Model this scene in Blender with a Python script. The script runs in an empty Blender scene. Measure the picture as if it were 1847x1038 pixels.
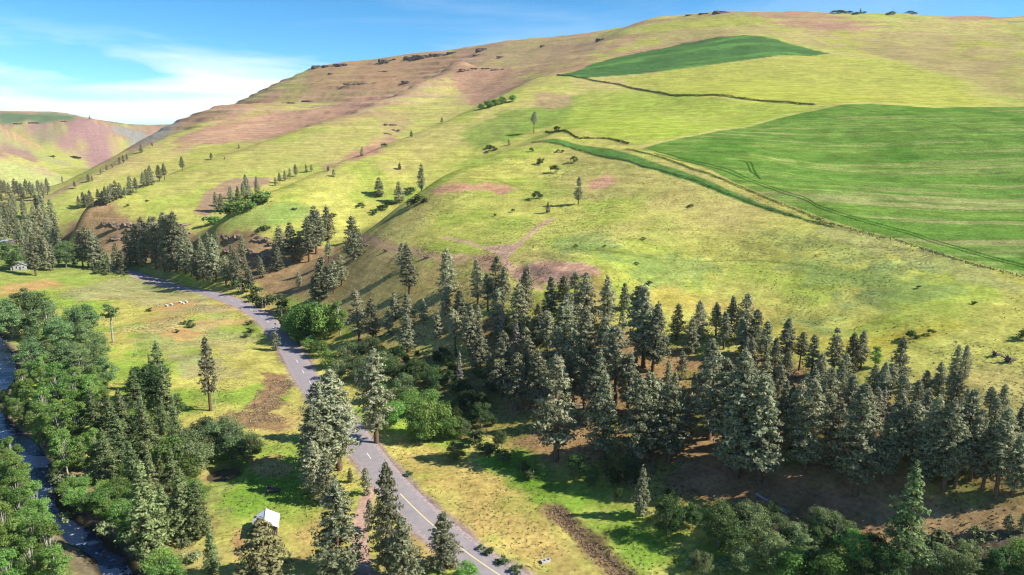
import bpy, bmesh, math, random
import numpy as np
from mathutils import Vector, Matrix

scene = bpy.context.scene
R = math.radians

# ------------------------------------------------------------------ camera, sky, sun, exposure
CAM_H, PITCH = 85.0, R(12.0)
FPX = 1231.0                      # focal length in pixels of the 1847 px wide photograph
cam_data = bpy.data.cameras.new('camera')
cam_data.sensor_width = 36.0
cam_data.lens = FPX / 1847.0 * 36.0
cam_data.clip_start = 1.0
cam_data.clip_end = 40000.0
cam = bpy.data.objects.new('camera', cam_data)
scene.collection.objects.link(cam)
cam.location = (0, 0, CAM_H)
cam.rotation_euler = (R(90) - PITCH, 0, 0)
scene.camera = cam

SUN_EL, SUN_AZ = R(39.0), R(-9.0)   # azimuth measured from +X (right) towards +Y (away)
to_sun = Vector((math.cos(SUN_EL) * math.cos(SUN_AZ), math.cos(SUN_EL) * math.sin(SUN_AZ), math.sin(SUN_EL)))
sd = bpy.data.lights.new('sun', 'SUN')
sd.energy = 4.2
sd.angle = R(0.53)
sd.color = (1.0, 0.94, 0.84)
sun = bpy.data.objects.new('sun', sd)
scene.collection.objects.link(sun)
sun.rotation_euler = (-to_sun).to_track_quat('-Z', 'Y').to_euler()

CLOUD_X, CLOUD_Z = 0.7, 1.0
world = bpy.data.worlds.new('World')
scene.world = world
world.use_nodes = True
wn = world.node_tree
wn.nodes.clear()
w_out = wn.nodes.new('ShaderNodeOutputWorld')
w_bg = wn.nodes.new('ShaderNodeBackground')
w_sky = wn.nodes.new('ShaderNodeTexSky')
w_sky.sky_type = 'NISHITA'
w_sky.sun_disc = False
w_sky.sun_elevation = SUN_EL
w_sky.sun_rotation = math.pi / 2 - SUN_AZ
w_sky.altitude = 1500.0
w_sky.air_density = 0.8
w_sky.dust_density = 0.0
w_sky.ozone_density = 2.0
w_bg.inputs['Strength'].default_value = 0.09
# a little more colour in the blue, and thin cirrus that thickens in patches
w_hs = wn.nodes.new('ShaderNodeHueSaturation')
w_hs.inputs['Saturation'].default_value = 1.3
w_tint = wn.nodes.new('ShaderNodeMixRGB'); w_tint.blend_type = 'MULTIPLY'; w_tint.inputs[0].default_value = 1.0
w_tint.inputs[2].default_value = (.76, 1.02, .98, 1)
wn.links.new(w_sky.outputs[0], w_hs.inputs['Color']); wn.links.new(w_hs.outputs[0], w_tint.inputs[1])
w_tc = wn.nodes.new('ShaderNodeTexCoord')
w_map = wn.nodes.new('ShaderNodeMapping'); w_map.inputs['Scale'].default_value = (2.2, 2.2, 15.0); w_map.inputs['Location'].default_value = (CLOUD_X, .3, CLOUD_Z)
w_no = wn.nodes.new('ShaderNodeTexNoise'); w_no.inputs['Scale'].default_value = 1.0; w_no.inputs['Detail'].default_value = 8.0; w_no.inputs['Roughness'].default_value = .55; w_no.inputs['Distortion'].default_value = .4
w_r = wn.nodes.new('ShaderNodeMapRange'); w_r.inputs[1].default_value = .46; w_r.inputs[2].default_value = .60; w_r.inputs[4].default_value = .9
wn.links.new(w_tc.outputs['Generated'], w_map.inputs['Vector']); wn.links.new(w_map.outputs[0], w_no.inputs['Vector']); wn.links.new(w_no.outputs[0], w_r.inputs[0])
w_sep = wn.nodes.new('ShaderNodeSeparateXYZ'); wn.links.new(w_tc.outputs['Generated'], w_sep.inputs[0])
w_band = wn.nodes.new('ShaderNodeMapRange'); w_band.inputs[1].default_value = .085; w_band.inputs[2].default_value = .14; w_band.inputs[3].default_value = 1.0; w_band.inputs[4].default_value = .12
wn.links.new(w_sep.outputs[2], w_band.inputs[0])
w_mul = wn.nodes.new('ShaderNodeMath'); w_mul.operation = 'MULTIPLY'; wn.links.new(w_r.outputs[0], w_mul.inputs[0]); wn.links.new(w_band.outputs[0], w_mul.inputs[1])
w_mx = wn.nodes.new('ShaderNodeMixRGB'); w_mx.inputs[2].default_value = (6.6, 7.0, 7.2, 1)
wn.links.new(w_mul.outputs[0], w_mx.inputs[0]); wn.links.new(w_tint.outputs[0], w_mx.inputs[1])
wn.links.new(w_mx.outputs[0], w_bg.inputs['Color'])
wn.links.new(w_bg.outputs[0], w_out.inputs['Surface'])

vs = scene.view_settings
vs.view_transform = 'Standard'
vs.look = 'None'
vs.exposure = 1.08
vs.gamma = 1.0
vs.use_curve_mapping = False
scene.cycles.use_denoising = True
scene.cycles.filter_width = 1.15
scene.cycles.max_bounces = 5
scene.cycles.diffuse_bounces = 3

# ------------------------------------------------------------------ the lie of the land
CP, SP = math.cos(PITCH), math.sin(PITCH)

def ray(u, v):
    a = (u - 923.5) / FPX
    b = (519.0 - v) / FPX
    return np.array([a, CP + SP * b, -SP + CP * b])

def by_y(u, v, y):
    d = ray(u, v)
    return d * (y / d[1]) + np.array([0, 0, CAM_H])

def by_z(u, v, z):
    d = ray(u, v)
    return d * ((z - CAM_H) / d[2]) + np.array([0, 0, CAM_H])

ctrl = []
def line(pts, step=30.0):
    """a ridge, draw or edge: control points every `step` metres along it"""
    pts = [np.array(p, float) for p in pts]
    for a, b in zip(pts[:-1], pts[1:]):
        n = max(1, int(np.linalg.norm(b - a) / step))
        for i in range(n):
            ctrl.append(a + (b - a) * i / n)
    ctrl.append(pts[-1])

def ln(pts, step=30.0):
    line([by_y(*p) for p in pts], step)

# foot of the slope beside the road, valley level
FOOT = [by_z(u, v, 1.0) for u, v in ((60, 425), (110, 440), (150, 460), (236, 474), (330, 487), (400, 510), (470, 538), (545, 583),
        (640, 655), (740, 715), (860, 785), (960, 860), (1080, 925), (1200, 985), (1340, 1038))]
FOOT += [np.array([70, 100, 1.0]), np.array([95, 70, 1.0]), np.array([115, 20, 1.0]), np.array([120, -80, 1.0])]
line(FOOT, 25)
# bench edge of the near spur and the grass slope above it
ln([(690, 440, 350), (790, 455, 312), (900, 473, 285), (1000, 480, 268), (1075, 490, 258), (1160, 515, 252), (1250, 530, 248), (1450, 580, 220), (1600, 640, 186), (1847, 760, 138)], 22)
ln([(660, 420, 400), (720, 372, 415), (800, 320, 435), (880, 285, 455), (960, 257, 480), (1000, 243, 500), (1040, 225, 545)], 22)
for p in ((1300, 450, 286), (1043, 370, 350), (1000, 300, 430), (870, 400, 340), (1160, 400, 315), (1500, 470, 256), (1700, 560, 206),
          (1160, 265, 430), (1500, 400, 290), (1847, 495, 226), (1500, 190, 540), (1847, 190, 500), (1847, 350, 318), (1500, 300, 388),
          (1300, 300, 370), (1680, 250, 420),
          # upper right face
          (1330, 65, 1000), (1500, 98, 900), (1300, 105, 880), (1100, 138, 830), (1300, 172, 620), (1470, 190, 560), (1130, 158, 760),
          (1700, 180, 620), (1847, 185, 600), (1700, 100, 900), (1847, 100, 880), (1600, 60, 1050), (1847, 60, 1020), (1450, 50, 1080),
          (1150, 200, 620), (1300, 215, 540), (1050, 215, 610), (1230, 80, 1030),
          # far face under the rim
          (570, 180, 1350), (650, 150, 1400), (480, 215, 1150), (740, 130, 1480), (880, 130, 1250), (960, 110, 1200), (1050, 85, 1290), (830, 165, 1050), (900, 100, 1400),
          (450, 250, 1000), (300, 280, 820)):
    ctrl.append(by_y(*p))
ln([(1010, 133, 920), (1060, 108, 1020), (1120, 73, 1130), (1180, 45, 1220)], 40)
# draw between near spur and second spur, then the second spur
line([by_y(545, 500, 385), by_y(600, 445, 430), by_y(690, 397, 470), by_y(770, 352, 500), by_y(890, 295, 530), by_y(950, 255, 560), by_y(990, 222, 620), by_y(1010, 190, 700)], 25)
ln([(981, 137, 900), (913, 169, 800), (840, 206, 710), (785, 229, 660), (640, 286, 570), (560, 320, 530), (480, 350, 495), (400, 395, 470)], 25)
ln([(390, 418, 455), (470, 425, 440), (570, 432, 438)], 22)
# draw 2 / spur 3
line([by_y(340, 440, 480), by_y(420, 395, 530), by_y(480, 356, 565), by_y(560, 327, 620), by_y(640, 292, 680), by_y(720, 262, 750), by_y(800, 226, 830), by_y(850, 200, 900), by_y(905, 162, 1000)], 28)
ln([(820, 115, 1250), (800, 130, 1150), (720, 170, 1000), (620, 210, 870), (500, 250, 770), (330, 305, 670), (200, 360, 600), (130, 392, 565)], 28)
ln([(140, 400, 552), (240, 400, 540), (335, 405, 528)], 25)
# draw 3 / spur 4
line([by_y(100, 400, 600), by_y(200, 366, 650), by_y(330, 310, 740), by_y(500, 254, 850), by_y(620, 214, 960), by_y(720, 175, 1100), by_y(790, 140, 1260)], 32)
ln([(70, 372, 670), (134, 331, 720), (193, 301, 800), (255, 267, 880), (330, 236, 1000), (400, 213, 1120), (450, 190, 1230)], 32)
# spur 5 and the rim of the plateau
ln([(95, 372, 760), (150, 335, 820), (210, 302, 930), (300, 250, 1070)], 40)
ln([(59, 357, 950), (130, 330, 1000), (183, 295, 1060), (245, 260, 1150), (285, 241, 1230), (330, 224, 1320), (400, 206, 1420), (450, 180, 1520), (500, 152, 1650),
    (540, 132, 1720), (570, 120, 1750), (700, 103, 1750), (830, 88, 1650), (900, 75, 1600), (1000, 66, 1500), (1100, 55, 1400), (1140, 45, 1330), (1180, 33, 1280),
    (1300, 20, 1250), (1450, 21, 1230), (1640, 24, 1200), (1700, 30, 1200), (1847, 31, 1180), (2200, 40, 1150)], 55)
# plateau behind the rim
for x, y, z in ((-700, 2300, 262), (-300, 2300, 285), (200, 2200, 300), (200, 1700, 303), (700, 1700, 300), (1300, 1600, 285), (0, 3200, 280), (1500, 3000, 280), (800, 2400, 296),
                (-900, 1500, 20), (-700, 1250, 12), (-1000, 2000, 25), (-800, 1700, 120), (-1150, 2600, 30)):
    ctrl.append(np.array([x, y, z], float))
# far side of the valley
ln([(-150, 240, 1150), (0, 276, 1250), (50, 290, 1300), (128, 322, 1350)], 60)
ln([(-200, 330, 900), (0, 337, 1120), (70, 346, 1180)], 60)
ln([(-150, 180, 1750), (0, 228, 1750), (45, 260, 1750), (100, 282, 1750), (160, 303, 1750)], 60)
ln([(-100, 265, 1500), (0, 285, 1550), (90, 312, 1550)], 60)
ln([(-200, 204, 2700), (0, 205, 2700), (140, 210, 2650), (165, 216, 2600), (200, 234, 2550), (250, 257, 2500)], 80)
ln([(-100, 222, 2480), (20, 222, 2480), (80, 221, 2470), (145, 219, 2480)], 60)
ln([(20, 262, 2250), (80, 278, 2200), (150, 300, 2100), (185, 294, 2250)], 60)
ln([(-100, 200, 3600), (100, 202, 3600)], 100)
ln([(150, 236, 4200), (205, 234, 4200), (300, 226, 4200), (380, 215, 4300)], 100)
ln([(200, 268, 3300), (270, 262, 3300)], 100)
for x, y, z in ((-4200, 5200, 210), (-1500, 7000, 230), (2500, 7000, 290), (5000, 3000, 290), (3000, 1600, 285), (6500, 7000, 290), (-7000, 7000, 220), (-6500, 3500, 210), (0, 9000, 240),
                (-320, 150, 12), (-420, 300, 20), (-560, 420, 60), (-700, 650, 80), (-900, 900, 110), (-650, 150, 110), (-1200, 500, 200), (-1800, 1200, 230), (-2500, 2000, 220), (-4000, 500, 220),
                (-900, -300, 160), (-350, -300, 15), (0, -300, 2), (-1500, -800, 230), (0, -900, 5), (300, -300, 50), (700, -300, 190), (1500, -600, 280), (4000, -500, 290), (-4000, -2000, 220), (4000, -3000, 280), (0, -3000, 60),
                (180, 60, 20), (260, 100, 38), (240, 200, 50), (330, 160, 58), (420, 260, 86), (600, 200, 120), (520, 420, 122), (800, 420, 190), (900, 700, 220), (1200, 500, 270), (700, 620, 160), (1000, 1000, 262)):
    ctrl.append(np.array([x, y, z], float))
# valley floor
for u, v, z in ((20, 520, 0.5), (150, 520, 0.5), (60, 470, 0.8), (0, 455, 0.8), (130, 480, 0.8), (250, 540, 0.3), (370, 560, 0.3), (300, 640, 0), (430, 640, 0), (230, 620, 0), (470, 760, 0), (400, 700, 0),
                (590, 800, 0), (520, 900, 0), (600, 1000, 0), (450, 1030, 0), (720, 1000, 0), (780, 860, 0.3), (700, 760, 0.5), (880, 930, 0), (1000, 980, -.3), (1100, 1030, -.5), (600, 640, 0.8), (520, 580, .6),
                (0, 600, -.5), (60, 700, -.8), (200, 760, -.6), (250, 900, -.6), (300, 1000, -.6), (-60, 900, 0), (30, 1030, .3), (-100, 600, 1), (40, 400, .8), (60, 375, 1), (60, 352, 2)):
    ctrl.append(by_z(u, v, z))
for x, y in ((0, 80), (0, 40), (-50, 60), (50, 60), (-120, 60), (-60, 0), (50, 0), (-200, 60), (0, -100), (-150, -100)):
    ctrl.append(np.array([x, y, 0.0]))

ctrl = np.array(ctrl)
# drop near duplicates so that the interpolation stays well conditioned
keep = []
for i, p in enumerate(ctrl):
    r = 0.012 * np.hypot(p[0], p[1]) + 3.0
    if all(np.hypot(*(ctrl[j, :2] - p[:2])) > r for j in keep):
        keep.append(i)
ctrl = ctrl[keep]
CX = ctrl[:, :2]
def _shape(c):                      # rounder far away, tighter close by
    return 5.0 + 0.02 * np.hypot(c[:, 0], c[:, 1])
CC = _shape(CX)
def _phi(px, py):
    dx = px[:, None] - CX[None, :, 0]
    dy = py[:, None] - CX[None, :, 1]
    return np.sqrt(dx * dx + dy * dy + CC[None, :] ** 2)
_n = len(CX)
_S = 1000.0
_A = np.zeros((_n + 3, _n + 3))
_A[:_n, :_n] = _phi(CX[:, 0], CX[:, 1]) / _S
_A[:_n, _n] = 1; _A[:_n, _n + 1] = CX[:, 0] / _S; _A[:_n, _n + 2] = CX[:, 1] / _S
_A[_n:, :_n] = _A[:_n, _n:].T
_b = np.zeros(_n + 3); _b[:_n] = ctrl[:, 2]
_W = np.linalg.solve(_A, _b)

def base_height(x, y):
    x = np.asarray(x, float).ravel(); y = np.asarray(y, float).ravel()
    out = np.empty(len(x))
    for s in range(0, len(x), 20000):
        e = slice(s, s + 20000)
        out[e] = _phi(x[e], y[e]) @ _W[:_n] / _S + _W[_n] + _W[_n + 1] * x[e] / _S + _W[_n + 2] * y[e] / _S
    return out

# numpy value noise
_rng = np.random.RandomState(7)
_NT = _rng.rand(256, 256)
def vnoise(x, y):
    xi = np.floor(x).astype(int); yi = np.floor(y).astype(int)
    fx = x - xi; fy = y - yi
    fx = fx * fx * (3 - 2 * fx); fy = fy * fy * (3 - 2 * fy)
    a = _NT[xi & 255, yi & 255]; b = _NT[(xi + 1) & 255, yi & 255]
    c = _NT[xi & 255, (yi + 1) & 255]; d = _NT[(xi + 1) & 255, (yi + 1) & 255]
    return (a * (1 - fx) + b * fx) * (1 - fy) + (c * (1 - fx) + d * fx) * fy
def fbm(x, y, s, o=4, k=.5):
    """0..1, features about s metres"""
    t = np.zeros_like(np.asarray(x, float)); a = 1.0; n = 0.0
    for i in range(o):
        t = t + a * vnoise(x / s + 17.3 * i, y / s + 9.1 * i); n += a
        a *= k; s *= .5
    return t / n
def sstep(a, b, x):
    t = np.clip((x - a) / (b - a), 0, 1)
    return t * t * (3 - 2 * t)
def seg_dist(x, y, pts):
    """distance to a polyline and the position along it"""
    best = np.full(x.shape, 1e9); al = np.zeros(x.shape); s0 = 0.0
    for a, b in zip(pts[:-1], pts[1:]):
        vx, vy = b[0] - a[0], b[1] - a[1]
        L2 = vx * vx + vy * vy + 1e-9
        t = np.clip(((x - a[0]) * vx + (y - a[1]) * vy) / L2, 0, 1)
        d = np.hypot(x - a[0] - t * vx, y - a[1] - t * vy)
        m = d < best
        best = np.where(m, d, best); al = np.where(m, s0 + t * math.sqrt(L2), al)
        s0 += math.sqrt(L2)
    return best, al

ROAD_PX = [(205, 481), (236, 485), (262, 488), (290, 494), (317, 501), (344, 509), (367, 518), (394, 531), (433, 547), (471, 566), (492, 586), (517, 616), (536, 648), (552, 677), (575, 706),
           (610, 750), (649, 797), (666, 826), (684, 851), (708, 878), (728, 900), (787, 955), (828, 988), (905, 1037), (1010, 1098)]
def smooth_line(pts, step):
    """Catmull-Rom through the points, resampled at even steps"""
    p = [np.array(q[:2], float) for q in pts]
    p = [2 * p[0] - p[1]] + p + [2 * p[-1] - p[-2]]
    out = []
    for i in range(1, len(p) - 2):
        for t in np.linspace(0, 1, 24, endpoint=False):
            out.append(.5 * (2 * p[i] + (p[i + 1] - p[i - 1]) * t + (2 * p[i - 1] - 5 * p[i] + 4 * p[i + 1] - p[i + 2]) * t * t + (-p[i - 1] + 3 * p[i] - 3 * p[i + 1] + p[i + 2]) * t ** 3))
    out.append(p[-2]); out = np.array(out)
    s = np.r_[0, np.cumsum(np.hypot(*np.diff(out, axis=0).T))]
    n = int(s[-1] / step)
    q = np.linspace(0, s[-1], n + 1)
    return np.stack([np.interp(q, s, out[:, 0]), np.interp(q, s, out[:, 1])], 1)
def soften(xy, k):
    for _ in range(k):
        xy[1:-1] = (xy[:-2] + 2 * xy[1:-1] + xy[2:]) / 4
    return xy
ROAD = soften(smooth_line([by_z(u, v, .5) for u, v in ROAD_PX], 2.0), 60)
_rz = base_height(ROAD[:, 0], ROAD[:, 1])
_k = np.ones(21) / 21
ROADZ = np.convolve(np.pad(_rz, 10, mode='edge'), _k, 'valid') + .35
RIVER = smooth_line([by_z(u, v, -2.5) for u, v in ((330, 1180), (250, 1090), (192, 1015), (150, 975), (108, 948), (78, 905), (68, 855), (42, 815), (5, 785), (-22, 740), (12, 690), (0, 640), (-40, 590), (-90, 540), (-140, 500))], 3.0)
POND = by_z(403, 858, -1.3)
DITCH = smooth_line([by_z(u, v, -.2) for u, v in ((1000, 925), (1040, 960), (1085, 1000), (1130, 1040), (1190, 1090))], 3.0)
SCOOP = [by_y(u, v, y_) for u, v, y_ in ((935, 492, 272), (985, 494, 258), (1040, 500, 250), (1070, 508, 247))]
TRACK = smooth_line([by_z(u, v, 0) for u, v in ((683, 872), (668, 890), (657, 925), (652, 955), (650, 990), (657, 1035), (665, 1080))], 2.0)

def ridged(x, y, s):
    return 1 - np.abs(2 * fbm(x, y, s, 3) - 1)

def height(x, y):
    sh = np.shape(x)
    x = np.asarray(x, float).ravel(); y = np.asarray(y, float).ravel()
    z = base_height(x, y)
    d = np.hypot(x, y)
    up = sstep(4, 30, z)
    z = z + (fbm(x, y, 14, 3) - .5) * (.35 + .9 * up) + (fbm(x + 99, y, 60, 3) - .5) * up * (2.0 + 5.0 * sstep(450, 1100, d))
    # stepped basalt ledges on the high far faces
    tm = sstep(750, 1000, d) * sstep(85, 120, z) * (1 - sstep(262, 285, z)) * sstep(-60, -160, x - .12 * (y - 1000)) * (.4 + .8 * fbm(x + 70, y + 40, 160, 2))
    tm = np.maximum(tm, sstep(1900, 2200, d) * sstep(40, 60, z) * (1 - sstep(150, 165, z)) * .7)
    zp = z + (fbm(x + 5, y + 3, 90, 3) - .5) * 14
    st = 14.0
    fr = zp / st - np.floor(zp / st)
    z = z + np.clip(tm, 0, 1) * st * .32 * (sstep(.55, .85, fr) - fr)
    # river bed, pond, ditch
    rm = (d < 700)
    i = np.where(rm)[0]
    if len(i):
        xi, yi = x[i], y[i]
        dr, _ = seg_dist(xi, yi, RIVER[::3])
        w = fbm(xi, yi, 9, 2) * 3 - 1.5
        z[i] = z[i] - 3.0 * (1 - sstep(.6, 4.0, dr + w))
        dp = np.hypot((xi - POND[0]) / 1.0, (yi - POND[1]) / .95)
        z[i] = z[i] - 1.9 * (1 - sstep(2.6, 5.6, dp + w * .4))
        dd, _ = seg_dist(xi, yi, DITCH)
        z[i] = z[i] - .7 * (1 - sstep(.6, 3.2, dd))
        # slump scar below the bench lip
        dc, _ = seg_dist(xi, yi, SCOOP); z[i] = z[i] - 1.3 * (1 - sstep(2.0, 7.5, dc + w * .8))
        # road bed
        best = np.full(len(xi), 1e9); rz = np.zeros(len(xi))
        near = np.where((yi < 520) & (xi < 130) & (xi > -330))[0]
        for s in range(0, len(near), 20000):
            e = near[s:s + 20000]
            dd2 = (xi[e][:, None] - ROAD[None, ::2, 0]) ** 2 + (yi[e][:, None] - ROAD[None, ::2, 1]) ** 2
            k = dd2.argmin(1)
            best[e] = np.sqrt(dd2[np.arange(len(e)), k]); rz[e] = ROADZ[::2][k]
        m = 1 - sstep(5.0, 10.0, best)
        z[i] = z[i] * (1 - m) + (rz - .14) * m
    return z.reshape(sh)

def at_many(px):
    """where the line of sight through each photo pixel meets the ground"""
    px = np.array(px, float)
    D = np.array([ray(u, v) for u, v in px])
    N = len(px)
    ts = 60 * np.power(9000 / 60., np.linspace(0, 1, 330))
    lo = np.full(N, 60.0); hi = np.full(N, np.nan); alive = np.ones(N, bool); prev = 60.0
    for t in ts:
        i = np.where(alive)[0]
        if not len(i): break
        p = D[i] * t
        below = CAM_H + p[:, 2] < base_height(p[:, 0], p[:, 1])
        j = i[below]
        hi[j] = t; lo[j] = prev; alive[j] = False
        prev = t
    hi = np.where(np.isnan(hi), 3000.0, hi); lo = np.where(alive, 2990.0, lo)
    lo = lo * .97; hi = hi * 1.01
    for _ in range(22):
        m = (lo + hi) / 2
        p = D * m[:, None]
        b = CAM_H + p[:, 2] < height(p[:, 0], p[:, 1])
        hi = np.where(b, m, hi); lo = np.where(b, lo, m)
    p = D * hi[:, None]
    return np.stack([p[:, 0], p[:, 1], height(p[:, 0], p[:, 1])], 1)

def in_poly(x, y, poly):
    c = np.zeros(x.shape, bool)
    n = len(poly)
    for i in range(n):
        x1, y1 = poly[i][:2]; x2, y2 = poly[(i + 1) % n][:2]
        if y1 == y2: continue
        c ^= ((y1 > y) != (y2 > y)) & (x < (x2 - x1) * (y - y1) / (y2 - y1) + x1)
    return c

# ------------------------------------------------------------------ terrain mesh and its land cover
_in = np.linspace(R(49), R(131), 940)
ang = np.r_[np.linspace(R(-25), R(49), 70)[:-1], _in, np.linspace(R(131), R(205), 70)[1:]]
rad = np.r_[np.geomspace(50, 150, 120)[:-1], np.geomspace(150, 700, 540)[:-1], np.geomspace(700, 2000, 170)[:-1], np.geomspace(2000, 9500, 70)]
AA, RR = np.meshgrid(ang, rad)
GX, GY = RR * np.cos(AA), RR * np.sin(AA)
GZ = height(GX, GY)
NR, NA = GX.shape

def lin(r, g, b):
    c = np.array([r, g, b], float) / 255
    return np.where(c <= .04045, c / 12.92, ((c + .055) / 1.055) ** 2.4)
K = np.array([.66, .65, .72])                                  # photo tone -> surface albedo
def tone(r, g, b): return lin(r, g, b) * K

X, Y = GX, GY
D0 = np.hypot(X, Y)
n1 = fbm(X, Y, 22, 4); n2 = fbm(X + 500, Y + 80, 70, 4); n3 = fbm(X + 40, Y + 900, 7, 3); n4 = fbm(X + 77, Y + 33, 180, 3)
col = np.empty(X.shape + (3,))
def mix(m, c):
    global col
    m = np.clip(m, 0, 1)[..., None]
    col = col * (1 - m) + np.asarray(c) * m

GY_ = tone(202, 200, 100); GG = tone(152, 178, 66); TAN = tone(205, 182, 118); PINK = tone(192, 142, 118); DIRT = tone(196, 158, 124); OLIVE = tone(150, 150, 84); BRN = tone(160, 126, 92)
col[:] = GY_
mix(.75 * sstep(.42, .68, n1), GG * .8 + .2 * GY_)
mix(.55 * sstep(.50, .68, n2), TAN)
# dry, pinkish scrub slopes farther off and higher up, in streaks along the slope
hz = np.clip(GZ, 0, 400)
streak = fbm(X / 5 + 3, hz * 4.0 + 11, 24, 4)
nslope = fbm(X + 1200, Y * .6, 120, 4)
far = sstep(700, 1000, D0) * sstep(35, 110, hz)
lf = sstep(40, -160, X - .12 * (Y - 1000)) * sstep(720, 950, D0)
ledge = fbm(X / 9, hz * 7.0 + (fbm(X, Y, 90, 3) - .5) * 60, 30, 3)
mix(.9 * np.maximum(far * sstep(.50, .60, .55 * nslope + .45 * streak + .04), lf * sstep(80, 120, hz) * sstep(.38, .52, .6 * nslope + .4 * streak)), PINK)
mix(.75 * lf * sstep(80, 120, hz) * sstep(.56, .66, ledge), tone(150, 112, 94))
mix(.55 * lf * sstep(80, 120, hz) * sstep(.60, .68, fbm(X / 7 + 90, hz * 6, 30, 3)), tone(218, 184, 150))
mix(.5 * far * sstep(.55, .7, streak), OLIVE)

_pend = []
def region(px, colour, amt=1.0, soft=1.5, noise=0.0, ns=8.0, dmin=0, dmax=1e9):
    _pend.append((px, colour, amt, soft, noise, ns, dmin, dmax))
def stroke(px, colour, w, amt=1.0, noise=0.3, ns=6.0):
    _pend.append((px, colour, amt, -w, noise, ns, 0, 1e9))

def poly_sd(x, y, poly):
    pts = [q[:2] for q in poly] + [poly[0][:2]]
    d, _ = seg_dist(x, y, pts)
    return np.where(in_poly(x, y, poly), d, -d)
def flush_regions():
    allpx = [q for r in _pend for q in r[0]]
    W = at_many(allpx); k = 0
    for px, colour, amt, soft, noise, ns, dmin, dmax in _pend:
        w = W[k:k + len(px)]; k += len(px)
        pad = 12
        m = (X > w[:, 0].min() - pad) & (X < w[:, 0].max() + pad) & (Y > w[:, 1].min() - pad) & (Y < w[:, 1].max() + pad)
        if not m.any(): continue
        xs, ys = X[m], Y[m]
        nz = (fbm(xs + 13, ys + 57, ns, 3) - .5) * 2 * noise
        if soft >= 0:
            sd = poly_sd(xs, ys, w)
            a = sstep(-soft, soft, sd + nz * (soft * 2 + .03 * np.sqrt(len(px)) * ns))
        else:
            d, _ = seg_dist(xs, ys, w if len(w) < 3 else smooth_line(w, max(1.0, -soft)))
            a = 1 - sstep(.45, 1.0, d / -soft + nz)
        a = a * amt
        c = colour(xs, ys) if callable(colour) else np.broadcast_to(colour, xs.shape + (3,))
        col[m] = col[m] * (1 - a[:, None]) + c * a[:, None]
    _pend.clear()

# valley floor
valley = 1 - sstep(3, 9, GZ)
near_v = valley * (1 - sstep(420, 560, D0))
mix(near_v * .6, tone(204, 192, 100))
mix(near_v * .75 * sstep(.52, .66, n2), tone(206, 174, 108))
mix(near_v * .7 * sstep(.50, .64, n1), tone(140, 178, 62))
mix(valley * sstep(420, 600, D0) * .8, tone(120, 150, 70))
region([(200, 505), (290, 500), (380, 540), (420, 560), (380, 575), (300, 560), (180, 540), (110, 540)], tone(176, 166, 124), .55, 6, 1.0, 10)
region([(230, 590), (290, 575), (400, 590), (460, 600), (430, 640), (330, 630), (250, 620)], tone(180, 168, 118), .5, 6, 1.0, 8)
region([(300, 640), (350, 635), (400, 650), (430, 680), (390, 690), (320, 680)], tone(176, 166, 120), .6, 4, 1.0, 6)
for p in ([(270, 556), (310, 545), (345, 540), (352, 548), (330, 556), (290, 562)], [(290, 600), (340, 592), (370, 604), (320, 618)], [(400, 530), (440, 552), (430, 556), (390, 540)], [(0, 515), (90, 505), (120, 515), (40, 530), (0, 535)]):
    region(p, tone(208, 166, 104), .8, 3, .8, 6)
region([(480, 672), (520, 676), (532, 700), (505, 715), (520, 730), (480, 745), (440, 740), (460, 715), (470, 695)], lambda x, y: BRN[None] * (.6 + .8 * fbm(x, y, 2.5, 2))[:, None], .95, 1.2, 1.2, 3)
region([(395, 752), (440, 742), (500, 748), (525, 762), (500, 778), (450, 772), (410, 775)], lambda x, y: BRN[None] * (.7 + .8 * fbm(x, y, 2.5, 2))[:, None], .8, 1.5, 1.2, 3)
region([(385, 790), (560, 790), (560, 960), (385, 960)], tone(120, 170, 50), .55, 5, .6, 9)
region([(455, 830), (500, 822), (530, 840), (515, 858), (470, 862), (452, 850)], tone(206, 172, 104), .9, 1.2, .6, 4)
region([(428, 955), (445, 965), (440, 1000), (425, 1010), (418, 985)], tone(206, 160, 108), .8, 1, .4, 4)
region([(540, 960), (585, 930), (590, 960), (560, 1030), (540, 1038)], tone(205, 172, 104), .7, 2, .8, 4)
region([(180, 850), (385, 850), (385, 1038), (90, 960)], tone(168, 152, 100), .6, 6, .8, 6)
region([(80, 850), (180, 850), (190, 970), (95, 940)], tone(158, 144, 104), .85, 3, .8, 4)
# strip between road and slope
region([(700, 770), (780, 800), (900, 840), (960, 930), (1000, 1000), (960, 1030), (880, 960), (800, 890), (740, 840)], tone(208, 178, 104), .7, 3, 1.0, 7)
region([(900, 830), (1010, 870), (1150, 950), (1280, 1000), (1250, 1038), (1130, 1038), (1030, 950), (930, 900)], tone(118, 172, 48), .75, 5, .8, 8)
region([(860, 800), (940, 810), (1000, 850), (960, 870), (880, 850)], tone(110, 166, 44), .7, 3, .8, 6)
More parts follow.
